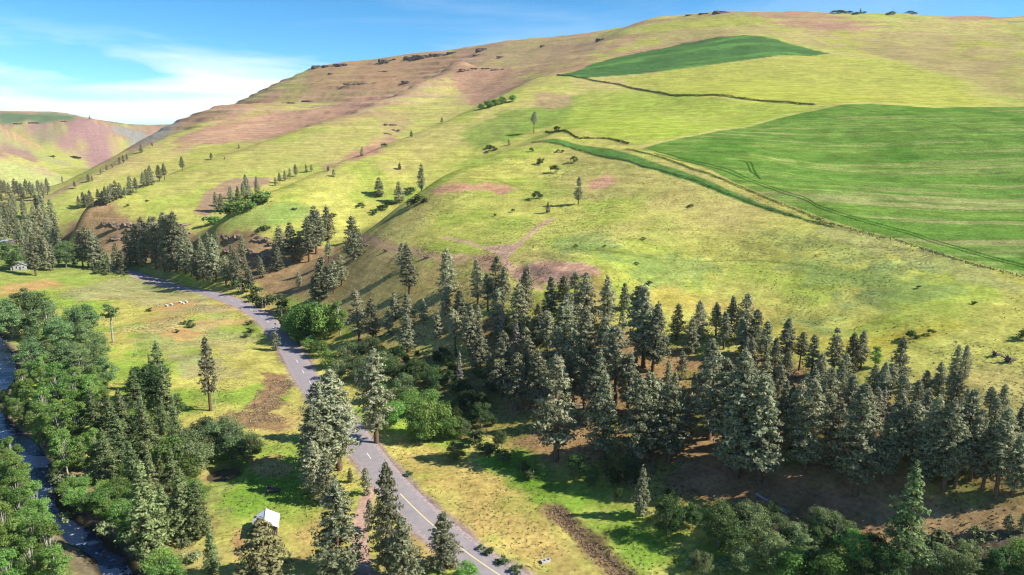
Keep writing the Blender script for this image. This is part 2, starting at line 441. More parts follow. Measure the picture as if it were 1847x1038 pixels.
# shaded wooded bank: needle litter and bare soil
BANK = [(840, 600), (900, 560), (960, 600), (1040, 610), (1130, 590), (1240, 640), (1360, 640), (1500, 690), (1640, 730), (1760, 780), (1847, 830), (1847, 900), (1690, 900), (1560, 960), (1430, 960),
        (1280, 900), (1120, 870), (1000, 830), (900, 770), (850, 700)]
region(BANK, lambda x, y: (tone(176, 136, 98)[None] * (1 - sstep(.45, .62, fbm(x, y, 9, 3)))[:, None] + tone(150, 140, 72)[None] * sstep(.45, .62, fbm(x, y, 9, 3))[:, None]), .85, 5, .8, 8)
region([(1180, 830), (1300, 830), (1450, 860), (1600, 890), (1700, 890), (1690, 950), (1560, 950), (1430, 950), (1300, 905), (1210, 880)], lambda x, y: tone(182, 136, 98)[None] * (.75 + .5 * fbm(x, y, 3, 3))[:, None], .85, 3, .8, 6)
region([(1560, 960), (1690, 905), (1847, 900), (1847, 1038), (1600, 1038)], tone(196, 160, 112), .9, 2, .5, 5)
region([(1700, 860), (1847, 870), (1847, 905), (1700, 925)], tone(150, 140, 80), .6, 2, .5, 5)
region([(1660, 975), (1720, 955), (1790, 965), (1847, 950), (1847, 1038), (1640, 1038)], tone(96, 88, 78), .85, 2, .8, 4)
region([(540, 545), (600, 470), (650, 440), (760, 470), (850, 480), (865, 560), (830, 640), (740, 640), (640, 590), (580, 580)], tone(196, 168, 112), .7, 5, 1.0, 9)
region([(660, 640), (740, 650), (830, 650), (900, 700), (900, 790), (840, 790), (760, 710), (690, 670)], tone(120, 104, 74), .7, 4, .8, 7)  # dark growth and shade of the hollow, both put into the ground colour
# rocky banks under the benches
ROCKY = tone(176, 140, 104)
region([(130, 400), (230, 398), (330, 405), (350, 420), (345, 460), (250, 470), (160, 455), (110, 430)], lambda x, y: ROCKY[None] * (.6 + .8 * fbm(x, y, 5, 3))[:, None], .9, 4, .6, 8)
region([(385, 418), (470, 426), (560, 440), (620, 440), (600, 490), (540, 540), (470, 520), (430, 500), (390, 470)], lambda x, y: ROCKY[None] * (.6 + .8 * fbm(x, y, 5, 3))[:, None], .85, 4, .8, 8)
region([(640, 430), (700, 438), (780, 452), (850, 462), (840, 478), (760, 470), (690, 455), (650, 445)], lambda x, y: tone(212, 172, 132)[None] * (.7 + .6 * fbm(x, y, 4, 3))[:, None], .75, 1.5, 1.0, 5)
region([(925, 478), (985, 470), (1040, 472), (1075, 480), (1083, 500), (1040, 510), (980, 512), (940, 500)], lambda x, y: tone(214, 168, 138)[None] * (.6 + .8 * fbm(x, y, 4, 3))[:, None], .9, 1.5, 1.0, 5)
region([(850, 462), (895, 455), (900, 475), (880, 490), (855, 480)], tone(200, 156, 124), .9, 1.5, .8, 5)
region([(1050, 510), (1090, 505), (1110, 570), (1070, 590)], tone(198, 164, 104), .6, 3, .8, 6)
# dirt patches and tracks on the grass slope
TRK = tone(222, 182, 146)
stroke([(905, 490), (912, 478), (910, 468), (922, 452), (938, 438), (965, 415), (995, 395)], TRK, 2.2, .95, .35, 4)
stroke([(922, 452), (900, 452), (875, 448), (840, 436), (800, 430)], TRK, 1.6, .8, .4, 4)
stroke([(910, 470), (925, 490), (950, 508), (975, 522)], TRK, 1.8, .9, .3, 4)
region([(870, 447), (925, 440), (945, 436), (930, 455), (905, 468), (892, 458)], tone(224, 184, 150), 1.0, 1.2, .5, 4)
region([(770, 345), (820, 328), (880, 332), (935, 340), (910, 350), (850, 345), (800, 352)], tone(216, 168, 126), .95, 3, 1.0, 8)
region([(1062, 328), (1095, 315), (1112, 325), (1095, 338), (1066, 342)], tone(212, 166, 128), .95, 1.5, .8, 5)
stroke([(780, 335), (830, 323), (900, 327), (960, 350)], tone(150, 150, 70), 1.3, .6, .3)
# near spur: teal forbs, pale patches
for p, a in (([(985, 430), (1080, 415), (1130, 440), (1110, 470), (1040, 455), (990, 448)], .5), ([(1130, 455), (1260, 460), (1300, 490), (1220, 520), (1150, 510)], .45), ([(1400, 470), (1600, 480), (1760, 530), (1660, 545), (1450, 505)], .45),
             ([(1520, 520), (1600, 525), (1590, 560), (1530, 560)], .5), ([(1370, 560), (1500, 570), (1510, 600), (1380, 600)], .5), ([(1380, 415), (1560, 440), (1700, 490), (1600, 490), (1420, 450)], .35)):
    region(p, lambda x, y: tone(122, 152, 92)[None] * (.75 + .5 * fbm(x, y, 2, 2))[:, None], a, 4, 1.2, 5)
region([(1080, 500), (1200, 520), (1330, 545), (1400, 560), (1330, 575), (1180, 545)], tone(206, 178, 90), .6, 5, 1.0, 9)
region([(1380, 590), (1500, 610), (1640, 580), (1700, 600), (1600, 640), (1450, 630)], tone(206, 186, 72), .6, 6, 1.0, 9)
region([(1480, 400), (1700, 455), (1847, 515), (1847, 535), (1690, 490), (1480, 425)], tone(176, 176, 116), .5, 2, 1.0, 5)
stroke([(1000, 452), (1130, 458), (1330, 470), (1480, 483)], tone(130, 150, 66), 1.2, .6, .3)
# second and third spur: green bottoms, pink dry faces
region([(400, 400), (470, 370), (560, 372), (560, 400), (480, 415), (410, 412)], tone(140, 170, 90), .6, 4, .6, 10)
region([(820, 250), (900, 205), (990, 185), (1060, 165), (1030, 215), (940, 245), (860, 270)], lambda x, y: tone(118, 158, 60)[None] * (.8 + .4 * fbm(x, y, 6, 3))[:, None], .7, 6, .8, 15)
region([(690, 215), (735, 208), (750, 220), (715, 245), (690, 275), (640, 288), (600, 300), (650, 268), (690, 240)], tone(198, 150, 122), .95, 4, .8, 14)
region([(575, 300), (625, 286), (612, 300), (580, 304)], tone(184, 142, 118), .8, 3, .5, 10)
region([(820, 120), (930, 118), (915, 165), (850, 190), (835, 170), (818, 145)], tone(188, 142, 116), .95, 6, .8, 20)
region([(960, 165), (1030, 175), (1040, 185), (990, 198), (965, 190)], tone(200, 160, 124), .7, 4, .8, 10)
region([(350, 380), (370, 345), (420, 322), (495, 320), (480, 335), (420, 345), (400, 370), (370, 392)], tone(176, 140, 118), .85, 3, .5, 10)
region([(690, 170), (770, 172), (720, 180), (640, 208)], tone(206, 170, 130), .7, 4, .5, 10)
region([(420, 205), (640, 180), (700, 165), (720, 172), (620, 208), (540, 230), (400, 260), (330, 265), (300, 258)], tone(190, 142, 118), .9, 8, 1.0, 30)
region([(540, 128), (820, 95), (830, 110), (700, 165), (620, 165), (560, 160)], tone(184, 142, 104), .8, 10, 1.0, 30)
region([(860, 82), (1120, 60), (1060, 105), (960, 120), (860, 120)], tone(184, 148, 116), .6, 12, 1.0, 30)
region([(400, 230), (520, 155), (560, 150), (545, 185), (450, 215)], tone(172, 168, 84), .6, 10, .6, 30)
region([(300, 290), (420, 255), (560, 235), (520, 250), (330, 305), (180, 355), (140, 370), (200, 330)], tone(178, 180, 78), .75, 8, .6, 25)
region([(500, 262), (640, 225), (780, 180), (820, 160), (840, 200), (760, 225), (640, 270), (560, 300), (420, 318), (330, 350), (250, 360), (300, 330)], tone(182, 178, 96), .6, 10, .8, 25)
for v0 in (232, 222, 246, 196):
    stroke([(330, v0 + 26), (450, v0 + 4), (560, v0 - 18), (680, v0 - 40)], tone(206, 172, 136), 5.0, .45, .5, 20)
region([(60, 358), (130, 332), (240, 265), (290, 245), (300, 250), (255, 268), (190, 304), (130, 338), (80, 365)], tone(190, 154, 124), .85, 8, .4, 20)
# upper right: brighter grass below, dry crest
region([(1040, 170), (1130, 160), (1300, 176), (1470, 192), (1480, 200), (1400, 215), (1250, 245), (1150, 262), (1000, 240)], tone(170, 192, 70), .7, 6, .6, 15)
region([(1130, 140), (1390, 104), (1500, 98), (1620, 110), (1740, 150), (1830, 188), (1560, 186), (1470, 190), (1300, 172), (1130, 155)], tone(186, 192, 74), .85, 6, .8, 18)
region([(1180, 55), (1330, 48), (1400, 45), (1560, 60), (1847, 60), (1847, 180), (1740, 145), (1600, 105), (1500, 92), (1340, 60), (1220, 76), (1120, 95), (1080, 105)],
       lambda x, y: tone(186, 172, 104)[None] * (1 - sstep(.5, .65, fbm(x, y, 40, 4)))[:, None] + tone(182, 184, 76)[None] * sstep(.5, .65, fbm(x, y, 40, 4))[:, None], .9, 10, .8, 30)
region([(1150, 50), (1300, 30), (1420, 35), (1330, 48), (1180, 58)], tone(178, 182, 74), .8, 8, .6, 25)
region([(1530, 70), (1700, 90), (1847, 110), (1847, 160), (1700, 120), (1560, 90)], tone(164, 142, 100), .5, 14, 1.0, 30)
stroke([(1290, 62), (1350, 50), (1400, 40)], tone(196, 150, 104), 3.5, .7, .3)
stroke([(1120, 72), (1220, 55), (1330, 45), (1400, 43)], tone(130, 140, 60), 2.2, .5, .3)
# crops
WHEAT1 = [(1160, 268), (1250, 246), (1400, 215), (1465, 201), (1515, 190), (1570, 188), (1847, 193), (2100, 198), (2100, 570), (1847, 497), (1750, 472), (1650, 440), (1500, 399), (1400, 360), (1300, 316), (1200, 279)]
def wheat1(x, y):
    q0, q1 = at_many([(1450, 300), (1800, 304)])
    dv = (q1 - q0)[:2] / np.hypot(*(q1 - q0)[:2])
    al = x * dv[0] + y * dv[1]; ac = -x * dv[1] + y * dv[0]        # along and across the drill rows
    s1 = fbm(al / 50, ac, 4.0, 4, .75)
    s2 = fbm(al / 9 + 50, ac, 12, 4, .6)
    g = tone(112, 150, 62)[None] * np.ones((len(x), 1))
    a = sstep(.40, .75, s1)[:, None]
    g = g * (1 - a) + tone(136, 164, 72) * a
    p = (.75 * sstep(.50, .70, .6 * s2 + .4 * s1))[:, None]
    g = g * (1 - p) + tone(176, 172, 110) * p
    d = (.6 * sstep(.62, .75, fbm(x + 300, y, 26, 3)))[:, None]
    return g * (1 - d) + tone(90, 136, 50) * d
region(WHEAT1, wheat1, 1.0, .8, .1, 3)
WHEAT2 = [(1008, 135), (1060, 119), (1130, 100), (1230, 79), (1330, 65), (1400, 71), (1500, 97), (1390, 103), (1250, 122), (1100, 138), (1055, 141)]
region(WHEAT2, lambda x, y: tone(88, 126, 66)[None] * (.85 + .3 * fbm(x / 6, y, 10, 3))[:, None] + tone(96, 140, 50)[None] * (.5 * sstep(.5, .7, fbm(x / 4 + 9, y, 22, 3)))[:, None], 1.0, 1.5, .1, 4)
# pale margins and the strip crop between the two hedges
stroke([(1160, 266), (1250, 244), (1400, 213), (1480, 196)], tone(196, 192, 110), 2.6, .9, .3)
stroke([(1120, 265), (1200, 285), (1300, 324), (1400, 368), (1480, 398)], tone(206, 200, 100), 2.0, 1.0, .2)
region([(965, 256), (1000, 250), (1100, 268), (1200, 300), (1330, 350), (1480, 403), (1400, 385), (1250, 330), (1130, 292), (1050, 272)], lambda x, y: tone(92, 142, 62)[None] * (.75 + .5 * fbm(x, y, 3, 3))[:, None], .9, 1.0, .3, 4)
stroke([(1010, 243), (1060, 255), (1130, 268), (1150, 268)], tone(206, 202, 96), 3.0, .8, .3)
stroke([(1700, 458), (1780, 482), (1847, 502), (1900, 520)], tone(208, 198, 100), 1.0, .8, .3)
stroke([(1040, 142), (1130, 162), (1300, 178), (1440, 189)], tone(196, 190, 96), 2.5, .8, .3)
stroke([(1470, 192), (1560, 187), (1700, 187), (1830, 190)], tone(204, 200, 104), 3.0, .9, .3)
# wheel tracks in the crop
WT = tone(40, 84, 24)
for off in (0, 4.6):
    stroke([(1180, 272 + off), (1250, 290 + off), (1300, 302 + off), (1345, 320 + off), (1400, 340 + off), (1450, 356 + off), (1480, 372 + off), (1530, 388 + off), (1600, 408 + off), (1680, 432 + off), (1760, 455 + off), (1847, 478 + off)], WT, .75, .8, .05)
    stroke([(1335 + off * 1.6, 290), (1347 + off * 1.6, 294), (1353 + off * 1.6, 308), (1366 + off, 318 + off)], WT, .8, .85, .05)
for a, b in ((272, 300), (296, 330), (318, 345)):
    stroke([(1280, a), (1310, a + 6), (1350, a + 10)], WT, 1.0, .4, .05)
for v0, v1 in ((302, 304), (328, 330), (345, 352), (372, 374), (396, 394), (428, 428)):
    stroke([(1360 + (v0 - 300) * 2, v0), (1600, (v0 + v1) / 2 + 1), (1847, v1 + 4)], WT, 1.0, .3, .05)
stroke([(1520, 192), (1600, 205), (1680, 220), (1780, 238), (1847, 250)], WT, .9, .5, .2)
# far side of the valley
region([(0, 204), (140, 210), (138, 219), (80, 220), (0, 222)], tone(86, 128, 84), 1.0, 10, .1, 30, 2000)
region([(140, 211), (165, 217), (200, 235), (250, 258), (190, 292), (150, 262), (110, 240)], tone(178, 132, 130), 1.0, 20, .8, 60)
region([(40, 228), (90, 225), (130, 250), (160, 285), (120, 275), (70, 250)], tone(182, 134, 130), .95, 20, 1.0, 60)
region([(0, 235), (40, 262), (100, 285), (150, 303), (110, 300), (40, 275), (0, 262)], tone(164, 174, 112), .7, 15, .6, 40)
region([(0, 258), (50, 270), (70, 284), (0, 284)], tone(160, 120, 116), .9, 10, .8, 30)
region([(0, 290), (60, 300), (125, 322), (100, 335), (0, 332)], tone(176, 188, 112), .8, 15, .6, 40)
region([(60, 300), (110, 312), (90, 318), (60, 310)], tone(190, 158, 130), .6, 8, .8, 30)
region([(203, 236), (250, 231), (320, 224), (300, 246), (262, 260), (235, 250)], tone(152, 158, 150), .9, 20, .3, 60, 2900)  # haze blue of the distant ridge painted into its ground colour
region([(60, 232), (110, 230), (100, 262), (70, 256)], tone(156, 168, 104), .5, 15, 1.0, 50)
flush_regions()

# ground beside the road, river banks
near = (D0 < 700)
dist_road = np.full(X.shape, 1e9); dist_riv = np.full(X.shape, 1e9); dist_ditch = np.full(X.shape, 1e9); dist_trk = np.full(X.shape, 1e9)
dist_road[near], _ = seg_dist(X[near], Y[near], ROAD[::4]); dist_riv[near], _ = seg_dist(X[near], Y[near], RIVER[::3])
dist_ditch[near], _ = seg_dist(X[near], Y[near], DITCH); dist_trk[near], _ = seg_dist(X[near], Y[near], TRACK)
mix((1 - sstep(4.2, 6.4, dist_road + (n3 - .5) * 3)) * .95, tone(176, 152, 140))
mix((1 - sstep(1.3, 2.4, dist_trk + (n3 - .5) * 1.6)) * .95, tone(214, 176, 150))
mix((1 - sstep(1.5, 4.0, dist_ditch + (n3 - .5) * 4)) * .9, tone(146, 120, 86))
mix((1 - sstep(4.5, 8.5, dist_riv + (n3 - .5) * 5)) * .85, tone(142, 128, 104))
mix((1 - sstep(2.6, 4.5, dist_riv)) * .9, tone(62, 58, 44))
dpond = np.hypot(X - POND[0], Y - POND[1])
mix((1 - sstep(3.2, 6.0, dpond + (n3 - .5) * 2)) * .85, tone(120, 100, 74))
# slope colours blend towards pale tan with distance from the camera, crops excepted
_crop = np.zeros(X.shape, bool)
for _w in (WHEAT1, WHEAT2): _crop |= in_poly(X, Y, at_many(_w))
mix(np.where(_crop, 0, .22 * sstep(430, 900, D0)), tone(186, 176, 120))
# fine mottling
col *= (1 + .34 * (n3 - .5) * (1 - sstep(500, 1200, D0)) + .22 * (n1 - .5) + .3 * (fbm(X, Y, 2.2, 2) - .5) * (1 - sstep(250, 500, D0)))[..., None]
col = np.clip(col, .008, .9)

def grid_mesh(name, gx, gy, gz, colours=None):
    nr, na = gx.shape
    me = bpy.data.meshes.new(name)
    n = nr * na
    me.vertices.add(n)
    me.vertices.foreach_set('co', np.stack([gx, gy, gz], -1).astype(np.float32).ravel())
    i = np.arange(n, dtype=np.int32).reshape(nr, na)
    f = np.stack([i[:-1, :-1], i[1:, :-1], i[1:, 1:], i[:-1, 1:]], -1).reshape(-1, 4)
    me.loops.add(f.size); me.loops.foreach_set('vertex_index', f.ravel())
    me.polygons.add(len(f))
    me.polygons.foreach_set('loop_start', np.arange(0, f.size, 4, dtype=np.int32))
    me.update(calc_edges=True)
    me.shade_smooth()
    if colours is not None:
        a = me.color_attributes.new('land', 'FLOAT_COLOR', 'POINT')
        a.data.foreach_set('color', np.concatenate([colours.reshape(n, 3), np.ones((n, 1))], 1).astype(np.float32).ravel())
    return me

# ------------------------------------------------------------------ materials
def new_mat(name):
    m = bpy.data.materials.new(name); m.use_nodes = True
    nt = m.node_tree; b = nt.nodes['Principled BSDF']
    b.inputs['Roughness'].default_value = .9
    b.inputs['Specular IOR Level'].default_value = .1
    return m, nt, b
def N(nt, kind, **kw):
    n = nt.nodes.new(kind)
    for k, v in kw.items():
        if k in n.inputs: n.inputs[k].default_value = v
        else: setattr(n, k, v)
    return n
def noise_mat(name, c1, c2, scale, rough=.9, bump=0.0, detail=4.0, metal=0.0, coords='Object', spec=.1):
    m, nt, b = new_mat(name)
    tc = N(nt, 'ShaderNodeTexCoord'); no = N(nt, 'ShaderNodeTexNoise', Scale=scale, Detail=detail)
    nt.links.new(tc.outputs[coords], no.inputs['Vector'])
    mx = N(nt, 'ShaderNodeMixRGB'); mx.inputs[1].default_value = (*c1, 1); mx.inputs[2].default_value = (*c2, 1)
    rp = N(nt, 'ShaderNodeMapRange'); rp.inputs[1].default_value = .32; rp.inputs[2].default_value = .68
    nt.links.new(no.outputs[0], rp.inputs[0]); nt.links.new(rp.outputs[0], mx.inputs[0])
    nt.links.new(mx.outputs[0], b.inputs['Base Color'])
    b.inputs['Roughness'].default_value = rough; b.inputs['Metallic'].default_value = metal; b.inputs['Specular IOR Level'].default_value = spec
    if bump:
        bp = N(nt, 'ShaderNodeBump', Strength=1.0, Distance=bump)
        nt.links.new(no.outputs[0], bp.inputs['Height']); nt.links.new(bp.outputs[0], b.inputs['Normal'])
    return m
M = {}
# ground: land cover colour with finer grass texture on top
m, nt, b = new_mat('ground_cover')
ca = N(nt, 'ShaderNodeVertexColor', layer_name='land')
tc = N(nt, 'ShaderNodeTexCoord')
na_ = N(nt, 'ShaderNodeTexNoise', Scale=.9, Detail=5.0, Roughness=.65); nb_ = N(nt, 'ShaderNodeTexNoise', Scale=.16, Detail=6.0, Roughness=.6)
nt.links.new(tc.outputs['Object'], na_.inputs['Vector']); nt.links.new(tc.outputs['Object'], nb_.inputs['Vector'])
r1 = N(nt, 'ShaderNodeMapRange'); r1.inputs[1].default_value = .3; r1.inputs[2].default_value = .7; r1.inputs[3].default_value = .62; r1.inputs[4].default_value = 1.3
r2 = N(nt, 'ShaderNodeMapRange'); r2.inputs[1].default_value = .3; r2.inputs[2].default_value = .7; r2.inputs[3].default_value = .82; r2.inputs[4].default_value = 1.18
nt.links.new(na_.outputs[0], r1.inputs[0]); nt.links.new(nb_.outputs[0], r2.inputs[0])
mu = N(nt, 'ShaderNodeMath', operation='MULTIPLY'); nt.links.new(r1.outputs[0], mu.inputs[0]); nt.links.new(r2.outputs[0], mu.inputs[1])
# faint stock trails and grass lines that follow the contour
mp = N(nt, 'ShaderNodeMapping'); mp.inputs['Scale'].default_value = (.035, .035, .85); nt.links.new(tc.outputs['Object'], mp.inputs['Vector'])
nc_ = N(nt, 'ShaderNodeTexNoise', Scale=1.0, Detail=5.0, Roughness=.65); nt.links.new(mp.outputs[0], nc_.inputs['Vector'])
r3 = N(nt, 'ShaderNodeMapRange'); r3.inputs[1].default_value = .3; r3.inputs[2].default_value = .7; r3.inputs[3].default_value = .80; r3.inputs[4].default_value = 1.20
nt.links.new(nc_.outputs[0], r3.inputs[0])
mu2 = N(nt, 'ShaderNodeMath', operation='MULTIPLY'); nt.links.new(mu.outputs[0], mu2.inputs[0]); nt.links.new(r3.outputs[0], mu2.inputs[1]); mu = mu2
vm = N(nt, 'ShaderNodeVectorMath', operation='SCALE'); nt.links.new(ca.outputs[0], vm.inputs[0]); nt.links.new(mu.outputs[0], vm.inputs['Scale'])
nt.links.new(vm.outputs[0], b.inputs['Base Color'])
bp = N(nt, 'ShaderNodeBump', Strength=.5, Distance=.25); nt.links.new(na_.outputs[0], bp.inputs['Height']); nt.links.new(bp.outputs[0], b.inputs['Normal'])
b.inputs['Roughness'].default_value = 1.0; b.inputs['Specular IOR Level'].default_value = 0.0
M['ground'] = m

def leaf_mat(name, dark, light, transl=.25, hue=.5, var=.35):
    m, nt, b = new_mat(name)
    out = nt.nodes['Material Output']; nt.nodes.remove(b)
    ge = N(nt, 'ShaderNodeNewGeometry'); oi = N(nt, 'ShaderNodeObjectInfo')
    mx = N(nt, 'ShaderNodeMixRGB'); mx.inputs[1].default_value = (*dark, 1); mx.inputs[2].default_value = (*light, 1)
    nt.links.new(ge.outputs['Random Per Island'], mx.inputs[0])
    hs = N(nt, 'ShaderNodeHueSaturation')
    rv = N(nt, 'ShaderNodeMapRange'); rv.inputs[3].default_value = 1 - var; rv.inputs[4].default_value = 1 + var
    rh = N(nt, 'ShaderNodeMapRange'); rh.inputs[3].default_value = hue - .018; rh.inputs[4].default_value = hue + .022
    nt.links.new(oi.outputs['Random'], rv.inputs[0])
    fr = N(nt, 'ShaderNodeMath', operation='FRACT'); ml = N(nt, 'ShaderNodeMath', operation='MULTIPLY'); ml.inputs[1].default_value = 7.31
    nt.links.new(oi.outputs['Random'], ml.inputs[0]); nt.links.new(ml.outputs[0], fr.inputs[0]); nt.links.new(fr.outputs[0], rh.inputs[0])
    nt.links.new(rh.outputs[0], hs.inputs['Hue']); nt.links.new(rv.outputs[0], hs.inputs['Value']); nt.links.new(mx.outputs[0], hs.inputs['Color'])
    df = N(nt, 'ShaderNodeBsdfDiffuse'); tr = N(nt, 'ShaderNodeBsdfTranslucent')
    nt.links.new(hs.outputs[0], df.inputs['Color']); nt.links.new(hs.outputs[0], tr.inputs['Color'])
    ms = N(nt, 'ShaderNodeMixShader'); ms.inputs[0].default_value = transl
    nt.links.new(df.outputs[0], ms.inputs[1]); nt.links.new(tr.outputs[0], ms.inputs[2]); nt.links.new(ms.outputs[0], out.inputs['Surface'])
    return m
M['pine'] = leaf_mat('pine_needles', (.145, .157, .085), (.45, .455, .285), .38)
M['fir'] = leaf_mat('fir_needles', (.095, .130, .050), (.30, .36, .16), .38)
M['olive'] = leaf_mat('olive_needles', (.10, .098, .042), (.30, .28, .14), .3)
M['cotton'] = leaf_mat('cottonwood_leaves', (.105, .175, .065), (.31, .42, .18), .46)
M['poplar'] = leaf_mat('bright_leaves', (.11, .20, .045), (.31, .46, .13), .48)
M['willow'] = leaf_mat('willow_leaves', (.10, .14, .058), (.29, .36, .16), .44)
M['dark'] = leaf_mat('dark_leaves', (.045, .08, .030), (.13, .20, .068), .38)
M['shrub'] = leaf_mat('shrub_leaves', (.05, .075, .028), (.16, .20, .075), .3)
M['sage'] = leaf_mat('forb_leaves', (.15, .19, .08), (.34, .38, .18), .3)
M['grey'] = leaf_mat('grey_twigs', (.16, .145, .12), (.32, .29, .25), .1)
M['brush'] = leaf_mat('brown_brush', (.20, .135, .085), (.40, .29, .19), .2)
M['bark'] = noise_mat('pine_bark', (.085, .055, .038), (.20, .13, .085), 3.0, .95, .02)
M['palebark'] = noise_mat('pale_bark', (.20, .18, .15), (.42, .39, .34), 3.0, .9, .01)
M['rock'] = noise_mat('basalt', (.035, .030, .028), (.15, .115, .09), .35, .95, .25, 6.0)
M['tanrock'] = noise_mat('weathered_rock', (.10, .075, .058), (.30, .22, .16), .6, .95, .2, 6.0)

terrain = bpy.data.objects.new('terrain', grid_mesh('terrain', GX, GY, GZ, col))
scene.collection.objects.link(terrain)
terrain.data.materials.append(M['ground'])
terrain['kind'] = 'structure'

def link(name, me, parent=None, mat=None):
    o = bpy.data.objects.new(name, me)
    scene.collection.objects.link(o)
    if mat is not None and me is not None and not me.materials: me.materials.append(mat)
    if parent is not None: o.parent = parent
    return o
def tag(o, label, cat, group=None):
    o['label'] = label; o['category'] = cat
    if group: o['group'] = group
    return o
def mesh_from(name, verts, faces, mat, smooth=False):
    me = bpy.data.meshes.new(name)
    me.from_pydata([tuple(map(float, v)) for v in verts], [], [tuple(map(int, f)) for f in faces])
    me.update()
    if smooth: me.shade_smooth()
    me.materials.append(mat)
    return me

# road, its paint, the river and pond
def ribbon(name, xy, zz, offs, mat, kind='structure', cap=None):
    d = np.gradient(xy, axis=0); d /= np.linalg.norm(d, axis=1)[:, None]
    nrm = np.stack([d[:, 1], -d[:, 0]], 1)
    verts = []; faces = []; k = len(offs)
    for i in range(len(xy)):
        for o, dz in offs:
            p = xy[i] + nrm[i] * o
            verts.append((p[0], p[1], zz[i] + dz))
    for i in range(len(xy) - 1):
        for j in range(k - 1):
            a = i * k + j
            faces.append((a, a + k, a + k + 1, a + 1))
    me = mesh_from(name, verts, faces, mat, True)
    return me
M['asphalt'] = noise_mat('asphalt', (.25, .22, .222), (.30, .265, .265), .5, .92, .0, 8.0)
M['gravel'] = noise_mat('shoulder_gravel', (.24, .195, .185), (.38, .32, .30), 1.6, .95, .03, 6.0)
M['yellow'] = noise_mat('yellow_paint', (.60, .50, .22), (.72, .62, .34), 1.5, .8)
M['white'] = noise_mat('white_paint', (.62, .62, .60), (.80, .80, .78), 2.0, .7)
road = link('road', ribbon('road', ROAD, ROADZ, [(-3.2, -.04), (-1.6, .02), (0, .06), (1.6, .02), (3.2, -.04)], M['asphalt'])); road['kind'] = 'structure'
for s in (-1, 1):
    sh = ribbon('road_shoulder', ROAD, ROADZ, [(s * 3.18, -.05), (s * 4.0, -.09), (s * 4.9, -.20)][::s], M['gravel'])
    o = link('road_shoulder', sh, road)
def sub(a, b): return slice(a, b)
jn = int(np.argmin(np.hypot(ROAD[:, 0] - by_z(722, 893, .5)[0], ROAD[:, 1] - by_z(722, 893, .5)[1])))
o = link('centre_line', ribbon('centre_line', ROAD[jn:], ROADZ[jn:], [(-.13, .068), (.13, .068)], M['yellow']), road)
j = jn - 4
while j > 40:
    link('lane_dash', ribbon('lane_dash', ROAD[j - 2:j + 1], ROADZ[j - 2:j + 1], [(-.10, .068), (.10, .068)], M['white']), road)
    j -= 7

m, nt, b = new_mat('river_water')
b.inputs['Base Color'].default_value = (.010, .018, .040, 1); b.inputs['Roughness'].default_value = .2; b.inputs['Specular IOR Level'].default_value = .2
tc = N(nt, 'ShaderNodeTexCoord'); no = N(nt, 'ShaderNodeTexNoise', Scale=.8, Detail=5.0); nt.links.new(tc.outputs['Object'], no.inputs['Vector'])
bp = N(nt, 'ShaderNodeBump', Strength=.6, Distance=.25); nt.links.new(no.outputs[0], bp.inputs['Height']); nt.links.new(bp.outputs[0], b.inputs['Normal'])
# white water where the noise peaks over the riffles
n2_ = N(nt, 'ShaderNodeTexNoise', Scale=.55, Detail=8.0, Roughness=.7); nt.links.new(tc.outputs['Object'], n2_.inputs['Vector'])
rp = N(nt, 'ShaderNodeMapRange'); rp.inputs[1].default_value = .60; rp.inputs[2].default_value = .70; nt.links.new(n2_.outputs[0], rp.inputs[0])
mx = N(nt, 'ShaderNodeMixRGB'); mx.inputs[1].default_value = (.010, .020, .048, 1); mx.inputs[2].default_value = (.6, .63, .66, 1)
nt.links.new(rp.outputs[0], mx.inputs[0]); nt.links.new(mx.outputs[0], b.inputs['Base Color'])
M['water'] = m
m, nt, b = new_mat('pond_water')
b.inputs['Base Color'].default_value = (.085, .066, .040, 1); b.inputs['Roughness'].default_value = .25; b.inputs['Specular IOR Level'].default_value = .5
M['pond'] = m
riv_z = soften(np.stack([height(RIVER[:, 0], RIVER[:, 1])] * 2, 1), 40)[:, 0]
riv_z = np.minimum.accumulate(riv_z[::-1])[::-1] * 0 + np.linspace(riv_z[:20].mean(), riv_z[-60:].mean(), len(riv_z)) + 1.2
water = link('river', ribbon('river', RIVER, riv_z, [(-3.1, 0), (-1.6, 0.0), (0, 0.0), (1.6, 0.0), (3.1, 0)], M['water'])); water['kind'] = 'structure'
ring = [(POND[0] + 6.0 * math.cos(t), POND[1] + 5.6 * math.sin(t), float(height(np.array([POND[0]]), np.array([POND[1]]))[0]) + .95) for t in np.linspace(0, 2 * math.pi, 32, endpoint=False)]
pond = link('pond', mesh_from('pond', ring, [tuple(range(32))], M['pond'])); pond['kind'] = 'structure'

# ------------------------------------------------------------------ tree and shrub models (metres; each crown is many small leaf faces)
def tube(verts, faces, pts, rad, n=6):
    """a tapered tube through the points"""
    base = len(verts)
    pts = [np.array(p, float) for p in pts]
    for i, p in enumerate(pts):
        d = pts[min(i + 1, len(pts) - 1)] - pts[max(i - 1, 0)]
        d = d / (np.linalg.norm(d) + 1e-9)
        a = np.cross(d, [0, 0, 1] if abs(d[2]) < .9 else [1, 0, 0]); a /= np.linalg.norm(a)
        b = np.cross(d, a)
        for k in range(n):
            t = 2 * math.pi * k / n
            verts.append(p + rad[i] * (math.cos(t) * a + math.sin(t) * b))
    for i in range(len(pts) - 1):
        for k in range(n):
            q = base + i * n + k; r = base + i * n + (k + 1) % n
            faces.append((q, r, r + n, q + n))
    faces.append(tuple(base + (len(pts) - 1) * n + k for k in range(n)))

